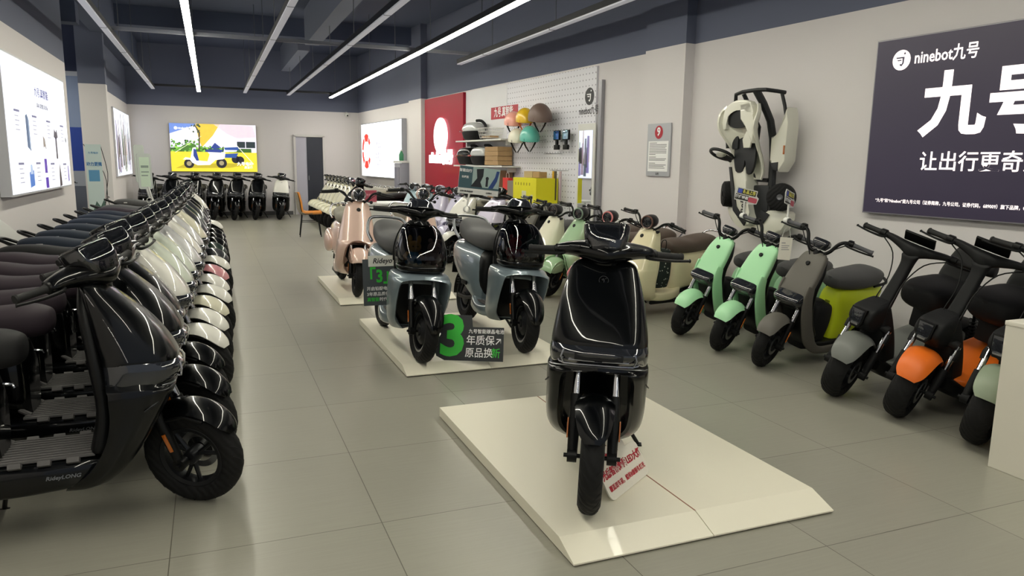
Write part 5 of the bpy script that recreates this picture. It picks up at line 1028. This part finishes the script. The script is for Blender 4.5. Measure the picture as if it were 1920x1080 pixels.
# ================================================================== SIGNS ON THE FLOOR AND PLATFORMS
def lean_frame(a, b, z, tilt):      # bottom edge from a to b (left to right as seen), leaning back by tilt degrees
    a, b = Vector((*a, z)), Vector((*b, z)); r = (b-a).normalized(); n = r.cross(Vector((0, 0, 1))); up = Vector((0, 0, 1))*math.cos(rad(tilt))-n*math.sin(rad(tilt)); return frame(a, r, up), (b-a).length
def sign_thing(name, M, label, cat='sign', group=None):
    e = empty(name, (0, 0, 0), 0, label, cat, group); e.matrix_basis = M; return e
I4 = Matrix()
M_, W_ = lean_frame((1.513, 2.56), (1.835, 2.775), PH+.002, 32)
e = sign_thing('promotion_card', M_, 'white card with red Chinese lettering leaning behind the black scooter wheel')
card_m = mat('card_white', 'e6e2d6', .4, coat=.3, var=.02)
cp = rrect(0, 0, W_, .165, .03)
board(I4, cp, .006, card_m, e, 'card'); board(Matrix.Translation((0, .150, -.0005)), rrect(.03, 0, W_-.1, .06, .025), .005, card_m, e, 'card_header')
write('光感智能矩阵LED大灯', .043, Matrix.Translation((W_*.5, .105, .002)), ink_red, e, bold=.025, sx=.90); write('覆盖双车道，媲美B级轿车灯光', .027, Matrix.Translation((W_*.5, .045, .002)), ink_red, e, bold=.012, sx=.95)
write('ninebot九号', .028, Matrix.Translation((W_*.40, .178, .002)), ink_red, e, bold=.015, sx=.9); logo(Matrix(), W_*.13, .176, .017, ink_red, card_m, e, .002)
M_, W_ = lean_frame((1.50, 4.985), (1.885, 4.80), PH+.002, 16)
e = sign_thing('promotion_board', M_, 'black board with a huge green 3 leaning between the slate scooters')
dark_b = mat('board_black', '24282c', .5, var=.03)
board(I4, [(0, -.0), (.09, -.0), (.10, 0), (W_, .0), (W_, .245), (.20, .245), (.19, .33), (-.03, .33), (-.06, .24), (-.03, .19), (-.08, .1), (-.06, .03)], .006, dark_b, e, 'board')
write('3', .40, Matrix.Translation((.055, .165, .002)), ink_green, e, bold=.035, sx=1.0, res=3)
write('九号智能碳晶电池', .034, Matrix.Translation((.30, .212, .002)), ink_white, e, bold=.012, sx=.95); write('年质保↗', .075, Matrix.Translation((.285, .145, .002)), ink_white, e, bold=.008, sx=.92)
write('原品换', .075, Matrix.Translation((.25, .055, .002)), ink_white, e, bold=.008, sx=.9); write('新', .075, Matrix.Translation((.372, .055, .002)), ink_green, e, bold=.008, sx=.9)
M_, W_ = lean_frame((1.045, 5.60), (1.41, 5.60), .375, 6)
e = sign_thing('promotion_board', M_@Matrix.Scale(.64, 4), 'grey board with white header and green 3 standing on the left slate scooter footboard')
board(I4, rect(0, 0, .40, .56), .008, mat('board_slate', '454b50', .5, var=.03), e, 'board'); board(Matrix.Translation((0, 0, .006)), rect(.07, .47, .43, .60), .006, mat('header_white', 'e8e8e0', .5, var=.02), e, 'header')
write('Rideyo', .085, Matrix.Translation((.245, .535, .008)), ink_dark, e, bold=.02, shear=.25); write('「3」', .21, Matrix.Translation((.20, .345, .002)), ink_green, e, bold=.03, sx=.85)
write('开启铅酸电池', .05, Matrix.Translation((.04, .20, .002)), ink_white, e, bold=.012, align='LEFT'); write('3年原品质保', .05, Matrix.Translation((.04, .135, .002)), ink_white, e, bold=.012, align='LEFT'); write('真智能', .05, Matrix.Translation((.04, .07, .002)), ink_green, e, bold=.012, align='LEFT'); write('时代', .05, Matrix.Translation((.19, .07, .002)), ink_white, e, bold=.012, align='LEFT')
# signs clipped to handlebar grips: collar, pole and a card
def clip_sign(p, top, M, outline, label, m, deco, name='clip_sign', group=None):
    e = empty(name, p, 0, label, 'sign', group); p = Vector(p); top = Vector(top)
    P('collar', lambda bm: lathe(bm, [(.022, -.02), (.028, -.018), (.028, .018), (.022, .02)], (0, 0, 0), 'y', 16), white_pl, e)
    P('pole', lambda bm: tube(bm, [(0, 0, .02), top-p], .008, n=8), white_pl, e)
    M2 = Matrix.Translation(-p)@M
    b = board(M2, outline, .004, m, e, 'card'); deco(M2, e); return e
pic_m = emis
def deco_poster(M2, e):
    L = lambda ps, c, n='printed_shape', o=.001: polys(M2, ps, mat('print_'+c, c, .5, var=.05), e, n, o)
    L([rect(.0, .045, .34, .215)], '3c5a63', 'photo'); L([rect(.11, .06, .34, .215)], '9fb4b0', 'photo_sky', .0015)
    L([[(.10, .06), (.15, .13), (.14, .2), (.2, .21), (.2, .15), (.18, .1), (.2, .06)]], '15191f', 'machine', .002); L([circ(.235, .135, .014, 10), rect(.225, .07, .245, .125)], '20242c', 'figure', .002); L([[(.25, .06), (.30, .15), (.31, .2), (.335, .2), (.32, .12), (.29, .06)]], '24427c', 'robot_arm', .002)
    write('智能出行', .026, M2@Matrix.Translation((.05, .18, .003)), ink_white, e, bold=.02); write('长续航', .02, M2@Matrix.Translation((.05, .13, .003)), ink_white, e, bold=.02); write('全场优惠 敬请咨询', .013, M2@Matrix.Translation((.07, .02, .003)), ink_dark, e, bold=.02); write('立即购买', .013, M2@Matrix.Translation((.26, .02, .003)), ink_dark, e, bold=.02)
clip_sign((1.875, 5.60, 1.11), (1.895, 5.60, 1.24), frame((1.795, 5.595, 1.24), (1, 0, -.10), (0, 0, 1)), rect(0, 0, .34, .215), 'dark photo poster on a white pole clipped to the right slate scooter grip', white_pl, deco_poster)
def deco_tag(M2, e):
    L = lambda ps, c, n='printed_shape', o=.001: polys(M2, ps, mat('print_'+c, c, .5, var=.05), e, n, o)
    L([rect(.01, .07, .21, .12), rect(.0, .01, .14, .062)], '2a2c24', 'black_blocks'); L([rect(.015, .075, .06, .115)], '4a5cc0', 'blue_mark', .0015)
    write('新品上市', .042, M2@Matrix.Translation((.135, .096, .002)), mat('print_e8e070', 'e8e070', .5), e, bold=.03, sx=.8); write('超值特惠', .034, M2@Matrix.Translation((.07, .036, .002)), ink_white, e, bold=.03)
    L([rrect(.14, .005, .235, .055, .015)], 'c85a68', 'red_pill', .0015)
tg = [(0, 0), (.14, 0), (.15, -.02), (.24, .0), (.25, .06), (.22, .08), (.22, .13), (.0, .13), (-.02, .09), (-.01, .05)]
TAG = []
def tag_sign(scoot, y, label, yaw):
    # clip on the outer end of the grip on the scooter's right side (local -y)
    hb = [c for c in scoot.children if c.name.split('.')[0] == 'handlebar'][0]
    p = scoot.matrix_basis@hb.matrix_basis@Vector((-.41, -.325, .988)); t = p+Vector((0, 0, .13))
    r = Vector((math.cos(rad(yaw)), math.sin(rad(yaw)), -.22)).normalized()
    clip_sign(p, t, frame(t-r*.09+Vector((-.004, -.006, -.01)), r, (0, 0, 1))@Matrix.Scale(.82, 4), tg, label, white_pl, deco_tag, group='small promotion tags clipped to grips')
ds = [o for o in S.objects if o.get('group') == 'small scooters with narrow shields by the right wall']
tag_sign(ds[1], 0, 'small promotion tag clipped to the grip of the middle mint scooter', -15); tag_sign(ds[2], 0, 'small promotion tag clipped to the taupe scooter grip, seen edge-on', 28)
# white hang tag on the taupe scooter
e = empty('hang_tag', (3.98, 4.36, .99), rad(-20), 'white paper hang tag dangling from the taupe small scooter handlebar', 'tag')
P('paper', lambda bm: box(bm, (0, 0, -.12), (.095, .003, .17), .001, Matrix.Rotation(rad(4), 4, 'Y')), card_m, e, smooth=False); P('string', lambda bm: tube(bm, [(-.03, 0, -.035), (-.01, 0, .03), (.02, 0, .035), (.035, 0, -.035)], .0015, n=5, smooth=3), white_pl, e)
polys(frame((0, -.002, -.2), (1, 0, 0), (0, 0, 1)), [rect(-.03, .12, .0, .127), rect(-.03, .10, .03, .105), rect(-.03, .085, .02, .09), rect(-.03, .07, .03, .075)], ink_grey, e, 'printed_lines', .0)
# clear plastic sign on the left row
rowL = [o for o in S.objects if o.get('group') == 'step-through scooters in the long left row']
sc7 = rowL[7]; hb = [c for c in sc7.children if c.name.split('.')[0] == 'handlebar'][0]; p = sc7.matrix_basis@hb.matrix_basis@Vector((-.44, .0, 1.13))
def deco_clear(M2, e):
    polys(M2, [rect(.02, .02, .11, .27)], mat('print_c9dcc8', 'c9dcc8', .5), e, 'paper_insert', .001); polys(M2, [rect(.03, .18, .1, .2), rect(.03, .14, .1, .15), rect(.03, .11, .09, .12)], mat('print_8a9a92', '8a9a92', .5), e, 'printed_lines', .002)
clip_sign(p, p+Vector((-.03, 0, .14)), frame(p+Vector((-.10, 0, .12)), (.8, .6, 0), (-.07, 0, 1)), rrect(0, 0, .13, .30, .02), 'pale clear plastic sign on a pole above the left row handlebars', mat('acrylic', 'c4ccc8', .15, coat=.5), deco_clear)
clip_sign(p+Vector((-.06, .5, .0)), p+Vector((-.10, .5, .2)), frame(p+Vector((-.16, .5, .16)), (.8, .6, 0), (-.07, 0, 1)), rrect(0, 0, .10, .34, .02), 'taller pale plastic sign just behind the clear one above the left row', mat('acrylic', 'c4ccc8', .15, coat=.5), lambda M2, e: polys(M2, [rect(.02, .05, .08, .26)], mat('print_b8b4c4', 'b8b4c4', .5), e, 'paper_insert', .001))
# x-banner by the left pillar
e = empty('x_banner', (-1.93, 15.15, 0), rad(8), 'narrow pale blue x-stand banner beside the left pillar', 'banner')
XF = frame((-.11, 0, .5), (1, 0, 0), (0, 0, 1))
board(XF, rect(0, -.38, .25, 1.2), .004, mat('banner_cloth', 'cfe0e0', .6, var=.03), e, 'banner_sheet')
polys(XF, [rect(.03, .55, .2, .75)], mat('print_5f9cc8', '5f9cc8', .5), e, 'blue_block'); polys(XF, [[(.0, -.38), (.25, -.38), (.25, .25), (.18, .1), (.12, .2), (.05, .0)]], mat('print_4f6c64', '4f6c64', .5), e, 'green_scene'); write('动力更强', .075, XF@Matrix.Translation((.125, .85, .002)), mat('print_3a78b8', '3a78b8', .5), e, bold=.03, sx=.8); write('九号电动', .04, XF@Matrix.Translation((.12, 1.05, .002)), mat('print_5f9cc8', '5f9cc8', .5), e, bold=.02)
P('banner_stand', lambda bm: [tube(bm, q, .006, n=6, smooth=3) for q in ([(-.13, .02, 1.7), (.16, .10, 1.2), (.17, .14, .75), (.0, .22, .0)], [(.13, .02, 1.7), (.22, .1, 1.2), (.19, .14, .75), (.34, .2, .0)], [(-.13, .02, .12), (.17, .12, .72), (.22, .12, .75)])], darkmetal, e)

# ================================================================== FURNITURE
e = empty('reception_table', (2.60, 12.75, 0), 0, 'white reception table with dark legs in the middle of the shop', 'table')
P('tabletop', lambda bm: box(bm, (0, 0, .76), (1.05, .8, .04), .01), white_pl, e); P('side_panel', lambda bm: (box(bm, (.15, 0, .37), (.7, .7, .72), .01), [box(bm, (.15, -.352, .1+.11*k), (.66, .008, .09), .003) for k in range(6)]), white_pl, e, smooth=False)
for sx in (-.48, -.25):
    for sy in (-.32, .32): P('leg', lambda bm: box(bm, (sx, sy, .37), (.06, .05, .74), .004), mat('leg_dark', '3a3a44', .5, .3), e, smooth=False)
e = empty('table_sign', (2.5, 12.6, .78), rad(0), 'small red acrylic sign standing on the white reception table', 'sign'); P('plate', lambda bm: box(bm, (0, 0, .11), (.2, .02, .2), .003), mat('sign_maroon', 'a04456', .3, coat=.4, var=.04), e, smooth=False); P('foot', lambda bm: box(bm, (0, 0, .006), (.2, .08, .012), .003), white_pl, e)
write('欢迎光临', .04, frame((0, -.011, .13), (1, 0, 0), (0, 0, 1)), mat('print_d89aa4', 'd89aa4', .5), e, bold=.02)
def chair(x, y, rz, label):
    e = empty('dining_chair', (x, y, 0), rad(rz), label, 'chair', 'orange upholstered chairs')
    org = mat('orange_leather', 'd98a2e', .5, bump=.1, bscale=300, var=.04); bk = mat('chair_grey', '8a8478', .6, var=.04)
    def shell(bm, t, off):
        R_ = []
        for z, x_, w_, cv in ((.44, .20, .21, .0), (.43, .05, .225, .01), (.43, -.12, .225, .02), (.455, -.19, .22, .03), (.54, -.225, .215, .05), (.68, -.245, .20, .055), (.80, -.265, .185, .05), (.86, -.27, .15, .04)):
            row = [Vector((x_+cv*(abs(-1+2*i/10)**2)+off, w_*(-1+2*i/10), z+(.035*abs(-1+2*i/10)**3 if z < .46 else 0))) for i in range(11)]
            R_.append(row)
        V = [[bm.verts.new(p) for p in r] for r in R_]
        for a, b in zip(V, V[1:]):
            for i in range(10): bm.faces.new((a[i], a[i+1], b[i+1], b[i]))
        bmesh.ops.recalc_face_normals(bm, faces=bm.faces); bmesh.ops.solidify(bm, geom=bm.faces[:], thickness=t)
    P('seat_shell', lambda bm: shell(bm, .03, 0), org, e); P('shell_back', lambda bm: shell(bm, .012, -.032), bk, e)
    for sx, sy in ((1, 1), (1, -1), (-1, 1), (-1, -1)): P('leg', lambda bm: tube(bm, [(sx*.15-.02, sy*.16, .43), (sx*.20-.02, sy*.20, .01)], [.012, .009], n=8), matte_black, e)
    P('stretcher', lambda bm: [tube(bm, [(-.18, sy*.17, .3), (.14, sy*.17, .3)], .006, n=6) for sy in (-1, 1)], matte_black, e)
chair(1.78, 14.9, -5, 'orange leather chair facing the table, in front of the dark door')
# white counter at the right edge
e = empty('display_counter', (4.0, 1.5, 0), 0, 'plain white counter block at the right edge, cut by the frame', 'counter')
P('counter_body', lambda bm: box(bm, (-.02, -.02, .365), (.83, 1.78, .73), .006), mat('counter_white', 'dcd8cc', .5, var=.015), e, smooth=False); P('counter_top', lambda bm: box(bm, (-.02, -.02, .742), (.835, 1.785, .024), .006), mat('counter_top', 'e4e0d4', .35, var=.015), e, smooth=False)
e = empty('leaning_plank', (-1.72, 8.2, .62), 0, 'white plank sloping down beside the near left wall, behind the left row seats', 'plank')
P('plank', lambda bm: slab(bm, [(-2.2, .55), (-2.2, .78), (.62, -.05), (.62, -.20)], -.015, .015, .004, 'xz'), mat('plank_white', 'f4f4f2', .4, var=.01), e, smooth=False).matrix_basis = Matrix.Rotation(rad(90), 4, 'Z')
P('brace', lambda bm: [tube(bm, [(0, y, z), (0, y, -.61)], .015, n=8) for y, z in ((-1.4, .4), (.4, -.1))], white_pl, e)
# red printed bag hung on the beige retro scooter
gb = [o for o in S.objects if o.get('label', '').startswith('cream beige retro')][0]
e = empty('tote_bag', (0, 0, 0), 0, 'black tote bag with small white prints hanging in the beige retro scooter', 'bag'); e.matrix_basis = gb.matrix_basis@Matrix.Translation((-.50, .1, .75))
def bagm():
    m = mat('bag_print', '17221f', .8); nt = m.node_tree; b = nt.nodes['Principled BSDF']; tc = nt.nodes.new('ShaderNodeTexCoord'); v = nt.nodes.new('ShaderNodeTexVoronoi'); v.inputs['Scale'].default_value = 26; nt.links.new(tc.outputs['Object'], v.inputs['Vector'])
    lt = nt.nodes.new('ShaderNodeMath'); lt.operation = 'LESS_THAN'; lt.inputs[1].default_value = .22; nt.links.new(v.outputs['Distance'], lt.inputs[0]); mx = nt.nodes.new('ShaderNodeMix'); mx.data_type = 'RGBA'; mx.inputs[6].default_value = srgb('17221f'); mx.inputs[7].default_value = srgb('b8b8b0'); nt.links.new(lt.outputs[0], mx.inputs[0]); nt.links.new(mx.outputs[2], b.inputs['Base Color']); return m
P('bag', lambda bm: loft(bm, [(0, 0, .06, .075, 0, 4), (0, -.1, .08, .10, 0, 3.5), (0, -.28, .085, .11, 0, 3.5), (0, -.40, .07, .10, 0, 3.5)], n=24), bagm(), e); P('bag_handle', lambda bm: tube(bm, [(-.04, 0, -.01), (-.03, 0, .10), (.03, 0, .10), (.04, 0, -.01)], .005, n=6, smooth=3), matte_black, e)

# ================================================================== WALL-HUNG KART  (local: x along the wall, y up, z out)
kw = mat('kart_white', 'dddccf', .4, coat=.5, var=.02); kb = mat('kart_black', '1b1d1f', .5, var=.04)
k = onwall('go_kart', 15.33, 1.55, .06, 'white and black electric go-kart hung nose-down on the right wall', 'go-kart')
def KP(name, fn, m, par=None): return P(name, fn, m, par or k)
KP('frame_tube', lambda bm: (tube(bm, [(-.16, .50, .30), (-.14, .60, .34), (.05, .62, .34), (.20, .62, .30), (.26, .60, .12)], .018, n=8, smooth=2), tube(bm, [(.10, .62, .32), (.14, .35, .16), (.17, .0, .12), (.17, -.5, .12)], .035, n=8, smooth=2), tube(bm, [(-.08, .60, .3), (-.06, .3, .1), (-.1, -.1, .1)], .02, n=8), tube(bm, [(.20, .6, .1), (.28, .35, .1), (.2, .2, .1)], .016, n=8, smooth=2), tube(bm, [(-.3, -.33, .14), (.42, -.30, .14)], .014, n=8), tube(bm, [(-.12, -.08, .14), (.02, -.2, .14), (.15, -.2, .14)], .02, n=8), box(bm, (.08, -.42, .10), (.2, .34, .12), .02)), kb)
# seat shell
def seat(bm):
    rows = [(.50, .21, .16, .26), (.42, .26, .22, .30), (.28, .24, .24, .32), (.12, .19, .20, .22), (.0, .18, .16, .15), (-.12, .185, .14, .12), (-.2, .15, .10, .11)]
    R_ = []
    for y, w_, d, z in rows:
        R_.append([Vector((w_*math.sin(t)*1.0, y, z+d*.55-d*math.cos(t)*.9 if False else z-d*.5*math.cos(t)+.06)) for t in [rad(-100+200*i/16) for i in range(17)]])
    K = [catmull([tuple(r[j]) for r in R_], 3) for j in range(17)]
    V = [[bm.verts.new(K[j][i]) for j in range(17)] for i in range(len(K[0]))]
    for a, b in zip(V, V[1:]):
        for i in range(16): bm.faces.new((a[i], a[i+1], b[i+1], b[i]))
    bmesh.ops.recalc_face_normals(bm, faces=bm.faces); bmesh.ops.solidify(bm, geom=bm.faces[:], thickness=.02)
ks = KP('seat_shell', seat, kw); ks.matrix_basis = Matrix.Translation((-.04, .0, .02))
def pad(cx, cy, z, rx, ry, tx): 
    def f(bm):
        slab(bm, circ(0, 0, 1, 28), 0, .18, .0, 'xy')
        for v in bm.verts: v.co = Matrix.Translation((cx, cy, z))@Matrix.Rotation(rad(tx), 4, 'X')@Matrix.Diagonal((rx, ry, .12, 1))@v.co
    return f
KP('back_pad', pad(-.04, .37, .315, .15, .085, 6), kb, ks); KP('seat_pad', lambda bm: (slab(bm, smoothpoly([(-.12, .20), (.10, .22), (.13, .05), (.10, -.12), (.03, -.14), (.0, .0), (-.03, -.12), (-.12, -.12), (-.15, .03)], 3), .225, .25, .004, 'xy')), kb, ks)
KP('seat_wing', lambda bm: (slab(bm, [(.05, .26), (.12, .20), (.10, .10), (.02, .10), (.0, .18)], .28, .30, .004, 'xy'), slab(bm, [(.0, .50), (.14, .52), (.20, .30), (.18, .14), (.10, .3), (.02, .36)], .30, .36, .01, 'xy')), kw, ks)
KP('headrest_shell', lambda bm: loft(bm, [(0, 0, 0.1, .1, 0, 2)]*1+[(0, .001, .1, .1, 0, 2)], rnd=0) if False else slab(bm, smoothpoly([(-.22, .30), (-.20, .46), (-.06, .54), (.12, .52), (.18, .40), (.10, .44), (-.04, .46), (-.16, .40), (-.17, .28)], 3), .28, .36, .012, 'xy'), kw, ks)
# nose column
nc = KP('nose_column', lambda bm: slab(bm, smoothpoly([(-.27, .06), (-.16, .08), (-.04, -.1), (.0, -.45), (.06, -.60), (-.04, -.64), (-.14, -.5), (-.22, -.2)], 3), .10, .26, .03, 'xy'), kw)
KP('black_inlay', lambda bm: slab(bm, [(-.25, -.08), (-.22, -.08), (-.12, -.46), (.02, -.60), (.0, -.64), (-.16, -.5)], .255, .275, .004, 'xy'), kb, nc)
write('ninebot', .10, Matrix.Translation((-.03, -.44, .27))@Matrix.Rotation(rad(82), 4, 'Z'), ink_dark, nc, bold=.02)
st = KP('steering_wheel', lambda bm: (tube(bm, [(-.30+.115*math.cos(a), .04+.05*math.sin(a), .33+.10*math.sin(a)) for a in [2*PI*i/28 for i in range(28)]]+[(-.185, .04, .33)], .016, n=8), tube(bm, [(-.30, .04, .33), (-.22, -.05, .2)], .025, n=8)), kb)
KP('wheel_hub', lambda bm: blob(bm, (-.30, .04, .335), (.06, .03, .04)), kw, st)
KP('brake_handle', lambda bm: (tube(bm, [(-.27, .10, .28), (-.27, .25, .30)], .02, n=8), box(bm, (-.19, .16, .25), (.12, .14, .08), .02)), kb)
KP('side_pod', lambda bm: (slab(bm, [(.20, .20), (.30, .22), (.36, .46), (.39, .32), (.38, -.02), (.31, -.12), (.26, -.06), (.20, -.02)], .05, .20, .02, 'xy'),), kw); KP('side_pod_cap', lambda bm: slab(bm, [(.22, -.04), (.31, -.03), (.31, -.11), (.26, -.10)], .195, .21, .003, 'xy'), kb); KP('reflector', lambda bm: box(bm, (.37, .08, .203), (.012, .08, .012), .002), amber)
for cx, cz in ((-.36, .10), (.36, .12)):
    wv_ = KP('kart_wheel', lambda bm: lathe(bm, [(.03, -.055), (.10, -.06), (.125, -.045), (.13, 0), (.125, .045), (.10, .06), (.03, .055)], (0, 0, 0), 'x', 32), rubber); wv_.matrix_basis = Matrix.Translation((cx, -.35, cz+.06))@Matrix.Rotation(rad(-62 if cx > 0 else 55), 4, 'Y')
    KP('hub', lambda bm: lathe(bm, [(.001, .062), (.022, .064), (.03, .055)], (0, 0, 0), 'x', 18), steel, wv_)
KP('front_bumper', lambda bm: (slab(bm, smoothpoly([(-.36, -.48), (-.30, -.60), (-.10, -.70), (.16, -.72), (.36, -.66), (.42, -.50), (.30, -.48), (.10, -.50), (.04, -.62), (-.16, -.60), (-.24, -.50)], 3), .04, .16, .02, 'xy')), kw)
KP('bumper_insert', lambda bm: (slab(bm, [(-.26, -.5), (-.16, -.46), (-.08, -.58), (-.2, -.56)], .165, .18, .003, 'xy'), slab(bm, [(.04, -.60), (.12, -.48), (.22, -.52), (.14, -.62)], .165, .18, .003, 'xy')), kb)
for o in list(S.objects):
    if o.type == 'MESH' and len(o.data.polygons) == 0: print('EMPTY MESH', o.name)
print('objects', len(S.objects))
